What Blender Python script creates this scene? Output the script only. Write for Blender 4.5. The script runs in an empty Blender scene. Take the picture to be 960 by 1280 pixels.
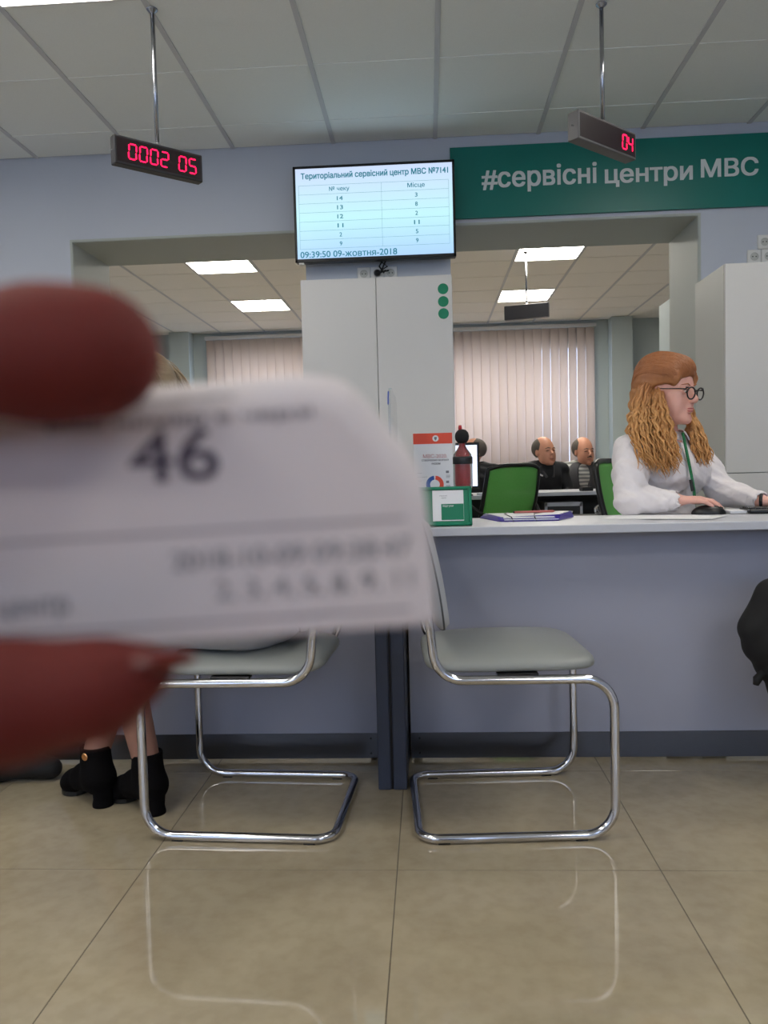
import bpy, bmesh, math, random
import numpy as np
from mathutils import Vector, Matrix

random.seed(7)
rng = np.random.default_rng(7)
scene = bpy.context.scene
COL = scene.collection
PI = math.pi

# ------------------------------------------------------------------ camera
FPX, PITCH, YAW, ROLL, CH = 990.7, -.0499, .0563, -.0257, .92
F = np.array([-math.sin(YAW)*math.cos(PITCH), math.cos(YAW)*math.cos(PITCH), math.sin(PITCH)])
_r = np.array([math.cos(YAW), math.sin(YAW), 0.0])
_u = np.cross(_r, F)
RT = math.cos(ROLL)*_r + math.sin(ROLL)*_u
UP = -math.sin(ROLL)*_r + math.cos(ROLL)*_u
CAM = np.array([0, 0, CH])
cd = bpy.data.cameras.new('camera')
cam = bpy.data.objects.new('camera', cd)
COL.objects.link(cam)
cam.matrix_world = Matrix(((RT[0], UP[0], -F[0], 0), (RT[1], UP[1], -F[1], 0), (RT[2], UP[2], -F[2], CH), (0, 0, 0, 1)))
cd.sensor_fit = 'VERTICAL'
cd.sensor_height = 5.5
cd.sensor_width = 4.125
cd.lens = FPX/1280*5.5
cd.clip_start = .01
cd.clip_end = 60
cd.dof.use_dof = True
cd.dof.focus_distance = 3.4
cd.dof.aperture_fstop = 1.75
scene.camera = cam

# ------------------------------------------------------------------ world, exposure
w = bpy.data.worlds.new('daylight')
scene.world = w
w.use_nodes = True
bg = w.node_tree.nodes['Background']
bg.inputs[0].default_value = (.62, .74, 1.0, 1)
bg.inputs[1].default_value = 2.6
scene.view_settings.view_transform = 'Standard'
scene.view_settings.look = 'None'
scene.view_settings.gamma = 1
scene.view_settings.exposure = 0.64
PANEL = 10.0


def ray(x, y):
    return F + RT*(x-480)/FPX - UP*(y-640)/FPX


def at(x, y, Y):
    d = ray(x, y)
    return CAM + d*(Y/d[1])


def atz(x, y, z):
    d = ray(x, y)
    return CAM + d*((z-CH)/d[2])


# ------------------------------------------------------------------ materials
def srgb(c):
    return tuple(((v/255)/12.92 if v/255 <= .04045 else ((v/255+.055)/1.055)**2.4) for v in c)


def mat(name, col, rough=.5, metal=0, var=.06, scale=30, bump=0, bscale=200, emit=None, alpha=None, trans=0, coat=0,
        bdist=.002, spec=.5, sheen=0, stretch=None, ior=1.45, sss=0):
    m = bpy.data.materials.new(name)
    m.use_nodes = True
    nt = m.node_tree
    N = nt.nodes
    L = nt.links
    b = N['Principled BSDF']
    col = srgb(col)
    b.inputs['Roughness'].default_value = rough
    b.inputs['Metallic'].default_value = metal
    b.inputs['Specular IOR Level'].default_value = spec
    b.inputs['IOR'].default_value = ior
    tc = N.new('ShaderNodeTexCoord')
    mp = N.new('ShaderNodeMapping')
    L.new(tc.outputs['Object'], mp.inputs[0])
    if stretch:
        mp.inputs['Scale'].default_value = stretch
    n = N.new('ShaderNodeTexNoise')
    n.inputs['Scale'].default_value = scale
    n.inputs['Detail'].default_value = 4
    L.new(mp.outputs[0], n.inputs['Vector'])
    r = N.new('ShaderNodeMix')
    r.data_type = 'RGBA'
    r.inputs[6].default_value = (*[c*(1-var) for c in col], 1)
    r.inputs[7].default_value = (*[min(1, c*(1+var)) for c in col], 1)
    L.new(n.outputs[0], r.inputs[0])
    L.new(r.outputs[2], b.inputs['Base Color'])
    if bump:
        n2 = N.new('ShaderNodeTexNoise')
        n2.inputs['Scale'].default_value = bscale
        n2.inputs['Detail'].default_value = 3
        L.new(mp.outputs[0], n2.inputs['Vector'])
        bp = N.new('ShaderNodeBump')
        bp.inputs['Strength'].default_value = bump
        bp.inputs['Distance'].default_value = bdist
        L.new(n2.outputs[0], bp.inputs['Height'])
        L.new(bp.outputs[0], b.inputs['Normal'])
    if emit:
        b.inputs['Emission Color'].default_value = (*srgb(emit[0]), 1)
        b.inputs['Emission Strength'].default_value = emit[1]
    if trans:
        b.inputs['Transmission Weight'].default_value = trans
    if alpha is not None:
        b.inputs['Alpha'].default_value = alpha
    if coat:
        b.inputs['Coat Weight'].default_value = coat
        b.inputs['Coat Roughness'].default_value = .06
    if sheen:
        b.inputs['Sheen Weight'].default_value = sheen
    if sss:
        b.inputs['Subsurface Weight'].default_value = sss
        b.inputs['Subsurface Radius'].default_value = (.012, .005, .003)
    return m


M = {}
M['wall'] = mat('wall_paint', (184, 190, 202), .6, var=.02, scale=3, bump=.08, bscale=300)
M['reveal'] = mat('reveal_paint', (170, 176, 172), .6, var=.02, scale=3)
M['farwall'] = mat('far_wall_paint', (176, 188, 190), .6, var=.02, scale=3)
M['ceil'] = mat('ceiling_tile', (232, 236, 234), .9, var=.04, scale=160, bump=.5, bscale=260)
M['ceilfar'] = mat('ceiling_tile_far', (236, 234, 228), .9, var=.05, scale=160, bump=.4, bscale=260)
M['runner'] = mat('ceiling_grid', (196, 198, 202), .6, var=.02)
M['void'] = mat('ceiling_void', (60, 60, 60), .9)
M['grout'] = mat('tile_grout', (92, 84, 72), .8)
M['diff'] = mat('light_diffuser', (250, 250, 250), .5, emit=((255, 250, 240), PANEL))
M['difff'] = mat('light_diffuser_far', (250, 250, 250), .5, emit=((255, 249, 236), PANEL*2.3))
M['white'] = mat('white_plastic', (216, 216, 214), .4, var=.02)
M['counter'] = mat('counter_laminate', (156, 158, 173), .5, var=.03, scale=8, bump=.05, bscale=400, spec=.4)
M['ctop'] = mat('counter_top_laminate', (192, 194, 202), .4, var=.03, scale=60, spec=.5)
M['kick'] = mat('brushed_steel', (96, 97, 102), .32, 1, var=.12, scale=60, stretch=(1, 30, 30))
M['post'] = mat('charcoal_metal', (50, 56, 72), .45, var=.05, scale=40)
M['postseam'] = mat('black_seam', (16, 16, 20), .6)
M['cab'] = mat('cabinet_laminate', (208, 207, 205), .42, var=.015, scale=200)
M['cabside'] = mat('cabinet_side_laminate', (184, 186, 182), .45, var=.02, scale=200)
M['greendot'] = mat('green_sticker', (0, 128, 92), .5)
M['banner'] = mat('green_banner', (0, 110, 100), .38, var=.04, scale=5)
M['bannertext'] = mat('banner_lettering', (205, 212, 212), .5, var=.02)
M['black'] = mat('black_plastic', (22, 23, 26), .35, var=.1)
M['blackm'] = mat('black_matte', (18, 18, 20), .8, var=.15, bump=.2, bscale=500)
M['signbox'] = mat('sign_casing', (58, 58, 62), .42, .3, var=.06)
M['signbox2'] = mat('sign_casing_grey', (104, 104, 106), .42, .6, var=.06)
M['signface'] = mat('sign_window', (30, 18, 24), .35, var=.05)
M['led'] = mat('red_led', (255, 20, 60), .5, emit=((255, 8, 66), 2.3))
M['chrome'] = mat('chrome_tube', (208, 208, 212), .10, 1, var=.02)
M['pole'] = mat('brushed_pole', (165, 168, 175), .22, 1, var=.03)
M['seat'] = mat('grey_leatherette', (140, 143, 140), .30, var=.05, scale=12, bump=.25, bscale=700, spec=.5)
M['back'] = mat('grey_leatherette_back', (170, 172, 176), .4, var=.04, scale=12, bump=.2, bscale=700)
M['piping'] = mat('dark_piping', (70, 74, 78), .5)
M['screen'] = mat('lit_screen', (10, 10, 10), .3)
M['teal'] = mat('teal_screen_text', (10, 60, 70), .5, emit=((20, 138, 160), .42))
M['tealline'] = mat('teal_screen_rule', (10, 60, 70), .5, emit=((120, 170, 180), .5))
M['paper'] = mat('white_paper', (226, 226, 228), .7, var=.02)
M['ticket'] = mat('ticket_paper', (204, 196, 197), .75, var=.03, scale=40, bump=.1, bscale=900)
M['ink'] = mat('ticket_ink', (78, 70, 84), .7)
M['rule'] = mat('ticket_rule', (142, 134, 140), .7)
M['greyink'] = mat('grey_print', (120, 120, 126), .7)
M['inkd'] = mat('dark_print', (50, 44, 54), .7)
M['skin'] = mat('skin', (226, 172, 156), .5, var=.06, scale=60, bump=.08, bscale=900, sss=.15)
M['skinhand'] = mat('backlit_hand_skin', (104, 37, 32), .65, var=.14, scale=90, bump=.4, bscale=1200, sss=.2, spec=.3)  # darkness of the backlit fingers is put into the skin colour
M['skintan'] = mat('tan_skin', (214, 152, 124), .5, var=.06, scale=60)
M['stocking'] = mat('stocking_skin', (150, 110, 96), .55, var=.06, scale=60)
M['nail'] = mat('nail', (92, 26, 18), .3, var=.1)
M['nailp'] = mat('pale_nail', (226, 200, 196), .25)
M['lips'] = mat('lips', (178, 96, 92), .4)
M['shirt'] = mat('white_shirt', (226, 220, 221), .75, var=.02, scale=20, bump=.55, bscale=11, bdist=.03, sheen=.2)
M['hair1'] = mat('red_blond_hair', (204, 146, 84), .5, var=.4, scale=60, stretch=(1, 1, .18), bump=.4, bscale=220)
M['hair1t'] = mat('auburn_hair', (158, 98, 58), .5, var=.3, scale=80, stretch=(.3, .3, 1), bump=.5, bscale=200)
M['hair2'] = mat('ash_blond_hair', (150, 130, 104), .45, var=.4, scale=90, stretch=(.3, .3, 1), bump=.5, bscale=220)
M['hairm'] = mat('short_grey_hair', (92, 84, 78), .7, var=.3, scale=200)
M['eyewhite'] = mat('eye_white', (210, 205, 200), .2)
M['iris'] = mat('iris', (50, 46, 40), .2)
M['suede'] = mat('black_suede', (13, 12, 14), .95, var=.3, scale=200, bump=.3, bscale=900, spec=.1)
M['gold'] = mat('gold_button', (220, 160, 110), .25, 1)
M['greencloth'] = mat('green_lanyard', (24, 110, 66), .6, var=.6, scale=160)
M['mesh'] = mat('green_chair_mesh', (100, 178, 86), .45, var=.12, scale=120, alpha=.84)
M['purple'] = mat('purple_folder', (56, 40, 140), .35, var=.08)
M['greenframe'] = mat('green_frame', (0, 118, 84), .35, var=.03)
M['red'] = mat('red_plastic', (176, 30, 36), .35, var=.15)
M['redorange'] = mat('orange_red_print', (222, 78, 52), .5, var=.03)
M['blue'] = mat('blue_print', (40, 84, 160), .5)
M['tealp'] = mat('teal_print', (40, 150, 140), .5)
M['clear'] = mat('clear_plastic', (235, 240, 245), .05, trans=.95, ior=1.3)
M['bluee'] = mat('blue_edge', (40, 70, 160), .2)
M['monscreen'] = mat('monitor_screen', (20, 20, 20), .3, emit=((215, 226, 255), 1.1))
M['jacket'] = mat('dark_jacket', (30, 31, 36), .75, var=.2, scale=30, bump=.3, bscale=200)
M['vest'] = mat('grey_vest', (70, 70, 74), .8, var=.15, scale=40)
M['trouser'] = mat('black_trouser', (24, 24, 28), .85, var=.2)
M['coat'] = mat('grey_coat', (148, 148, 152), .85, var=.1, scale=60)
M['glass'] = mat('window_glass', (240, 245, 250), .02, trans=1.0, ior=1.01, spec=.2)
M['sill'] = mat('window_sill', (200, 196, 190), .5)
M['drawer'] = mat('dark_pedestal', (52, 52, 54), .5)
M['cable'] = mat('black_cable', (14, 14, 16), .5)


def striped(name, c1, c2, sc):
    m = mat(name, c1, .8)
    nt = m.node_tree
    b = nt.nodes['Principled BSDF']
    tc = nt.nodes.new('ShaderNodeTexCoord')
    wv = nt.nodes.new('ShaderNodeTexWave')
    wv.bands_direction = 'Z'
    wv.inputs['Scale'].default_value = sc
    wv.inputs['Distortion'].default_value = 1.2
    mx = nt.nodes.new('ShaderNodeMix')
    mx.data_type = 'RGBA'
    mx.inputs[6].default_value = (*srgb(c1), 1)
    mx.inputs[7].default_value = (*srgb(c2), 1)
    nt.links.new(tc.outputs['Object'], wv.inputs[0])
    nt.links.new(wv.outputs[1], mx.inputs[0])
    nt.links.new(mx.outputs[2], b.inputs['Base Color'])
    return m


M['stripes'] = striped('striped_sweater', (196, 196, 190), (104, 108, 112), 9)


def floor_material():
    m = bpy.data.materials.new('porcelain_tile')
    m.use_nodes = True
    nt = m.node_tree
    N, L = nt.nodes, nt.links
    b = N['Principled BSDF']
    g = N.new('ShaderNodeNewGeometry')
    n1 = N.new('ShaderNodeTexNoise')
    n1.inputs['Scale'].default_value = 2.6
    n1.inputs['Detail'].default_value = 6
    n1.inputs['Distortion'].default_value = .8
    n2 = N.new('ShaderNodeTexNoise')
    n2.inputs['Scale'].default_value = 26
    n2.inputs['Detail'].default_value = 8
    for n in (n1, n2):
        L.new(g.outputs['Position'], n.inputs['Vector'])
    r1 = N.new('ShaderNodeValToRGB')
    r1.color_ramp.elements[0].position = .3
    r1.color_ramp.elements[0].color = (*srgb((150, 138, 116)), 1)
    r1.color_ramp.elements[1].position = .72
    r1.color_ramp.elements[1].color = (*srgb((170, 158, 134)), 1)
    L.new(n1.outputs[0], r1.inputs[0])
    r2 = N.new('ShaderNodeValToRGB')
    r2.color_ramp.elements[0].position = .35
    r2.color_ramp.elements[0].color = (.9, .89, .87, 1)
    r2.color_ramp.elements[1].position = .6
    r2.color_ramp.elements[1].color = (1, 1, 1, 1)
    L.new(n2.outputs[0], r2.inputs[0])
    mx = N.new('ShaderNodeMix')
    mx.data_type = 'RGBA'
    mx.blend_type = 'MULTIPLY'
    mx.inputs[0].default_value = 1
    L.new(r1.outputs[0], mx.inputs[6])
    L.new(r2.outputs[0], mx.inputs[7])
    L.new(mx.outputs[2], b.inputs['Base Color'])
    b.inputs['Roughness'].default_value = .05
    b.inputs['IOR'].default_value = 1.5
    bp = N.new('ShaderNodeBump')
    bp.inputs['Strength'].default_value = .02
    L.new(n1.outputs[0], bp.inputs['Height'])
    L.new(bp.outputs[0], b.inputs['Normal'])
    return m


M['tile'] = floor_material()


def screen_material():
    m = bpy.data.materials.new('tv_screen')
    m.use_nodes = True
    nt = m.node_tree
    N, L = nt.nodes, nt.links
    b = N['Principled BSDF']
    b.inputs['Base Color'].default_value = (.01, .01, .01, 1)
    b.inputs['Roughness'].default_value = .3
    tc = N.new('ShaderNodeTexCoord')
    gr = N.new('ShaderNodeSeparateXYZ')
    L.new(tc.outputs['Generated'], gr.inputs[0])
    rp = N.new('ShaderNodeValToRGB')
    rp.color_ramp.elements[0].color = (*srgb((176, 214, 255)), 1)
    rp.color_ramp.elements[1].color = (*srgb((206, 222, 252)), 1)
    e = rp.color_ramp.elements.new(.45)
    e.color = (*srgb((196, 246, 255)), 1)
    L.new(gr.outputs[2], rp.inputs[0])
    L.new(rp.outputs[0], b.inputs['Emission Color'])
    b.inputs['Emission Strength'].default_value = .66
    return m


M['tv'] = screen_material()


def slat_material():
    m = bpy.data.materials.new('blind_fabric')
    m.use_nodes = True
    nt = m.node_tree
    N, L = nt.nodes, nt.links
    out = N['Material Output']
    N.remove(N['Principled BSDF'])
    d = N.new('ShaderNodeBsdfDiffuse')
    d.inputs[0].default_value = (*srgb((226, 218, 214)), 1)
    t = N.new('ShaderNodeBsdfTranslucent')
    t.inputs[0].default_value = (*srgb((244, 226, 212)), 1)
    mx = N.new('ShaderNodeMixShader')
    n = N.new('ShaderNodeTexNoise')
    n.inputs['Scale'].default_value = 40
    bp = N.new('ShaderNodeBump')
    bp.inputs['Strength'].default_value = .1
    L.new(n.outputs[0], bp.inputs['Height'])
    L.new(bp.outputs[0], d.inputs['Normal'])
    mx.inputs[0].default_value = .5
    L.new(d.outputs[0], mx.inputs[1])
    L.new(t.outputs[0], mx.inputs[2])
    L.new(mx.outputs[0], out.inputs[0])
    return m


M['slat'] = slat_material()


def hair_material(name, roots, ends, z0, z1):
    m = mat(name, roots, .5, var=.3, scale=60, stretch=(1, 1, .2), bump=.35, bscale=240)
    nt = m.node_tree
    N, L = nt.nodes, nt.links
    b = N['Principled BSDF']
    old = b.inputs['Base Color'].links[0].from_socket
    tc = N.new('ShaderNodeTexCoord')
    sp = N.new('ShaderNodeSeparateXYZ')
    L.new(tc.outputs['Object'], sp.inputs[0])
    mr = N.new('ShaderNodeMapRange')
    mr.inputs['From Min'].default_value = z0
    mr.inputs['From Max'].default_value = z1
    L.new(sp.outputs[2], mr.inputs[0])
    n = N.new('ShaderNodeTexNoise')
    n.inputs['Scale'].default_value = 90
    L.new(tc.outputs['Object'], n.inputs['Vector'])
    e = N.new('ShaderNodeMix')
    e.data_type = 'RGBA'
    e.inputs[6].default_value = (*[c*.5 for c in srgb(ends)], 1)
    e.inputs[7].default_value = (*[min(1, c*1.45) for c in srgb(ends)], 1)
    L.new(n.outputs[0], e.inputs[0])
    x = N.new('ShaderNodeMix')
    x.data_type = 'RGBA'
    L.new(mr.outputs[0], x.inputs[0])
    L.new(e.outputs[2], x.inputs[6])
    L.new(old, x.inputs[7])
    L.new(x.outputs[2], b.inputs['Base Color'])
    return m


M['hair1'] = hair_material('red_blond_hair', (152, 96, 58), (200, 146, 88), 1.10, 1.235)


# ------------------------------------------------------------------ object helpers
def tag(o, label=None, cat=None, group=None, kind=None):
    if label:
        o['label'] = label
    if cat:
        o['category'] = cat
    if group:
        o['group'] = group
    if kind:
        o['kind'] = kind
    return o


def empty(name, loc, rz=0, label=None, cat=None, group=None):
    o = bpy.data.objects.new(name, None)
    COL.objects.link(o)
    o.location = Vector([float(v) for v in loc])
    o.rotation_euler = (0, 0, rz)
    o.empty_display_size = .05
    return tag(o, label, cat, group)


def origin_of(parent):
    """World location summed over unrotated parents, for geometry written in world coordinates."""
    v = Vector((0, 0, 0))
    while parent is not None:
        v += parent.location
        parent = parent.parent
    return v


def link(name, me, m, parent=None, world=False, smooth=False):
    if world and parent is not None:
        me.transform(Matrix.Translation(-origin_of(parent)))
    o = bpy.data.objects.new(name, me)
    COL.objects.link(o)
    if m is not None:
        me.materials.clear()
        me.materials.append(m if not isinstance(m, str) else M[m])
    if parent is not None:
        o.parent = parent
    if smooth:
        me.polygons.foreach_set('use_smooth', [True]*len(me.polygons))
    return o


def pymesh(verts, faces):
    me = bpy.data.meshes.new('m')
    me.from_pydata([tuple(map(float, v)) for v in verts], [], [tuple(map(int, f)) for f in faces])
    me.update()
    return me


class MB:
    def __init__(self):
        self.bm = bmesh.new()

    def box(self, c, s, bev=0, rot=None, seg=1):
        r = bmesh.ops.create_cube(self.bm, size=1)
        vs = r['verts']
        bmesh.ops.scale(self.bm, vec=s, verts=vs)
        if bev:
            es = list({e for v in vs for e in v.link_edges})
            q = bmesh.ops.bevel(self.bm, geom=es, offset=bev, segments=seg, profile=.5, affect='EDGES')
            vs = list({v for f in q['faces'] for v in f.verts} | {v for v in vs if v.is_valid})
        if rot is not None:
            bmesh.ops.rotate(self.bm, cent=(0, 0, 0), matrix=rot, verts=vs)
        bmesh.ops.translate(self.bm, vec=Vector([float(x) for x in c]), verts=vs)
        return self

    def bb(self, a, b, bev=0):
        a = np.array(a, float)
        b = np.array(b, float)
        return self.box((a+b)/2, tuple(np.abs(b-a)), bev)

    def tube(self, pts, r, seg=12, cap=True, closed=False):
        P = [Vector([float(x) for x in p]) for p in pts]
        n = len(P)
        rs = r if hasattr(r, '__len__') else [r]*n
        rings = []
        prev = None
        for i in range(n):
            if closed:
                t = (P[(i+1) % n]-P[i-1]).normalized()
            else:
                t = (P[min(i+1, n-1)]-P[max(i-1, 0)]).normalized()
            if prev is None:
                a = Vector((0, 0, 1)) if abs(t.z) < .9 else Vector((1, 0, 0))
                nn = t.cross(a).normalized()
            else:
                nn = (prev-t*prev.dot(t)).normalized()
            prev = nn
            b = t.cross(nn)
            rings.append([self.bm.verts.new(P[i]+(nn*math.cos(2*PI*k/seg)+b*math.sin(2*PI*k/seg))*rs[i]) for k in range(seg)])
        m = n if closed else n-1
        for i in range(m):
            A, B = rings[i], rings[(i+1) % n]
            for k in range(seg):
                self.bm.faces.new((A[k], A[(k+1) % seg], B[(k+1) % seg], B[k]))
        if cap and not closed:
            self.bm.faces.new(rings[0][::-1])
            self.bm.faces.new(rings[-1])
        return self

    def lathe(self, prof, c=(0, 0, 0), seg=24):
        rings = []
        for (r, z) in prof:
            rings.append([self.bm.verts.new((c[0]+r*math.cos(2*PI*k/seg), c[1]+r*math.sin(2*PI*k/seg), c[2]+z)) for k in range(seg)])
        for A, B in zip(rings, rings[1:]):
            for k in range(seg):
                self.bm.faces.new((A[k], A[(k+1) % seg], B[(k+1) % seg], B[k]))
        self.bm.faces.new(rings[0][::-1])
        self.bm.faces.new(rings[-1])
        return self

    def poly(self, pts):
        self.bm.faces.new([self.bm.verts.new([float(x) for x in p]) for p in pts])
        return self

    def prism(self, pts, d):
        """solid from an outline and an extrusion vector"""
        d = Vector([float(x) for x in d])
        A = [self.bm.verts.new([float(x) for x in p]) for p in pts]
        B = [self.bm.verts.new(v.co+d) for v in A]
        n = len(A)
        self.bm.faces.new(A)
        self.bm.faces.new(B[::-1])
        for i in range(n):
            self.bm.faces.new((A[i], B[i], B[(i+1) % n], A[(i+1) % n]))
        return self

    def mesh(self):
        bmesh.ops.recalc_face_normals(self.bm, faces=self.bm.faces)
        me = bpy.data.meshes.new('m')
        self.bm.to_mesh(me)
        self.bm.free()
        return me

    def build(self, name, m, parent=None, world=False, smooth=False):
        return link(name, self.mesh(), m, parent, world, smooth)


def smooth_by_angle(o, a=40):
    me = o.data
    me.polygons.foreach_set('use_smooth', [True]*len(me.polygons))
    if hasattr(me, 'set_sharp_from_angle'):
        me.set_sharp_from_angle(angle=math.radians(a))
    return o


def copy_tree(o, parent=None):
    c = o.copy()
    COL.objects.link(c)
    c.parent = parent
    for ch in list(o.children):
        copy_tree(ch, c)
    return c


def fillet(pts, rad, n=7):
    """rounded polyline"""
    P = [np.array(p, float) for p in pts]
    out = [P[0]]
    for i in range(1, len(P)-1):
        r = rad[i] if hasattr(rad, '__len__') else rad
        a = P[i-1]-P[i]
        b = P[i+1]-P[i]
        la, lb = np.linalg.norm(a), np.linalg.norm(b)
        a /= la
        b /= lb
        ang = math.acos(max(-1, min(1, float(a@b))))
        d = min(r/math.tan(ang/2), la*.49, lb*.49)
        rr = d*math.tan(ang/2)
        bis = (a+b)/np.linalg.norm(a+b)
        c = P[i]+bis*(rr/math.sin(ang/2))
        s, e = P[i]+a*d-c, P[i]+b*d-c
        th = math.acos(max(-1, min(1, float(s@e)/(rr*rr))))
        for k in range(n+1):
            t = k/n
            out.append(c+(math.sin((1-t)*th)*s+math.sin(t*th)*e)/math.sin(th))
    out.append(P[-1])
    return out


def glyph_outline(string):
    """closed polylines of a line of text in the built-in font"""
    c = bpy.data.curves.new('t', 'FONT')
    c.body = string
    o = bpy.data.objects.new('t', c)
    COL.objects.link(o)
    cu = o.to_curve(bpy.context.evaluated_depsgraph_get())
    out = []
    for sp in cu.splines:
        if sp.type != 'BEZIER':
            out.append(np.array([p.co[:2] for p in sp.points]))
            continue
        B = sp.bezier_points
        P = []
        for i in range(len(B)):
            p, q = B[i], B[(i+1) % len(B)]
            a, b, c2, d = (np.array(v[:2]) for v in (p.co, p.handle_right, q.handle_left, q.co))
            straight = abs((b-a)[0]*(d-a)[1]-(b-a)[1]*(d-a)[0])+abs((c2-a)[0]*(d-a)[1]-(c2-a)[1]*(d-a)[0]) < 1e-5
            for k in range(1 if straight else 6):
                t = k/(1 if straight else 6)
                P.append((1-t)**3*a+3*t*(1-t)**2*b+3*t*t*(1-t)*c2+t**3*d)
        out.append(np.array(P))
    o.to_curve_clear()
    bpy.data.objects.remove(o)
    return out


def text_mesh(string, bold=0, slabs=30):
    """fills the outlines (non-zero winding) with horizontal slices"""
    C = glyph_outline(string)
    if bold:
        C = [q+np.array([dx*bold, dy*bold]) for dx, dy in ((-1, -.7), (-1, .7), (1, -.7), (1, .7), (0, 0), (-1, 0), (1, 0)) for q in C]
    E = np.concatenate([np.concatenate([q, np.roll(q, -1, 0)], 1) for q in C])
    E = E[np.abs(E[:, 1]-E[:, 3]) > 1e-7]
    ys = np.concatenate([E[:, 1], np.linspace(E[:, 1].min(), E[:, 1].max(), slabs)])
    ys = np.unique(np.round(ys, 4 if bold == 0 else 3))
    keep = [ys[0]]
    for y in ys[1:]:
        if y-keep[-1] > .0035:
            keep.append(y)
    V, Fc = [], []
    for y0, y1 in zip(keep, keep[1:]):
        ym = (y0+y1)/2
        lo, hi = np.minimum(E[:, 1], E[:, 3]), np.maximum(E[:, 1], E[:, 3])
        e = E[(lo < ym) & (hi > ym)]
        if not len(e):
            continue
        sl = (e[:, 2]-e[:, 0])/(e[:, 3]-e[:, 1])
        xm = e[:, 0]+(ym-e[:, 1])*sl
        c0 = lambda y: e[:, 0]+(np.clip(y, np.minimum(e[:, 1], e[:, 3]), np.maximum(e[:, 1], e[:, 3]))-e[:, 1])*sl
        xa, xb = c0(y0), c0(y1)
        o = np.argsort(xm)
        wd = 0
        for i in o:
            pw = wd
            wd += 1 if e[i, 3] > e[i, 1] else -1
            if pw == 0:
                st = i
            if wd == 0:
                k = len(V)
                V += [(xa[st], y0), (xa[i], y0), (xb[i], y1), (xb[st], y1)]
                Fc.append((k, k+1, k+2, k+3))
    V = np.array(V)
    lo, hi = V.min(0), V.max(0)
    return V-lo, Fc, hi-lo


def text(string, name, m, parent, org, right, up, width, height=None, depth=.0006, bold=0, fn=None, slabs=30):
    """printed or cut film lettering, lower left corner at org, scaled to width (and height)"""
    v, fc, d = text_mesh(string, bold, slabs)
    org, right, up = np.array(org, float), np.array(right, float), np.array(up, float)
    nrm = np.cross(right, up)
    sx = width/d[0]
    sy = sx if height is None else height/d[1]
    zz = np.full(len(v), depth)
    if fn is not None:
        q = fn(v[:, 0]*sx, v[:, 1]*sy, zz)
    else:
        q = org+np.outer(v[:, 0]*sx, right)+np.outer(v[:, 1]*sy, up)+np.outer(zz, nrm)
    return link(name, pymesh(q, fc), m, parent, world=True)


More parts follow.
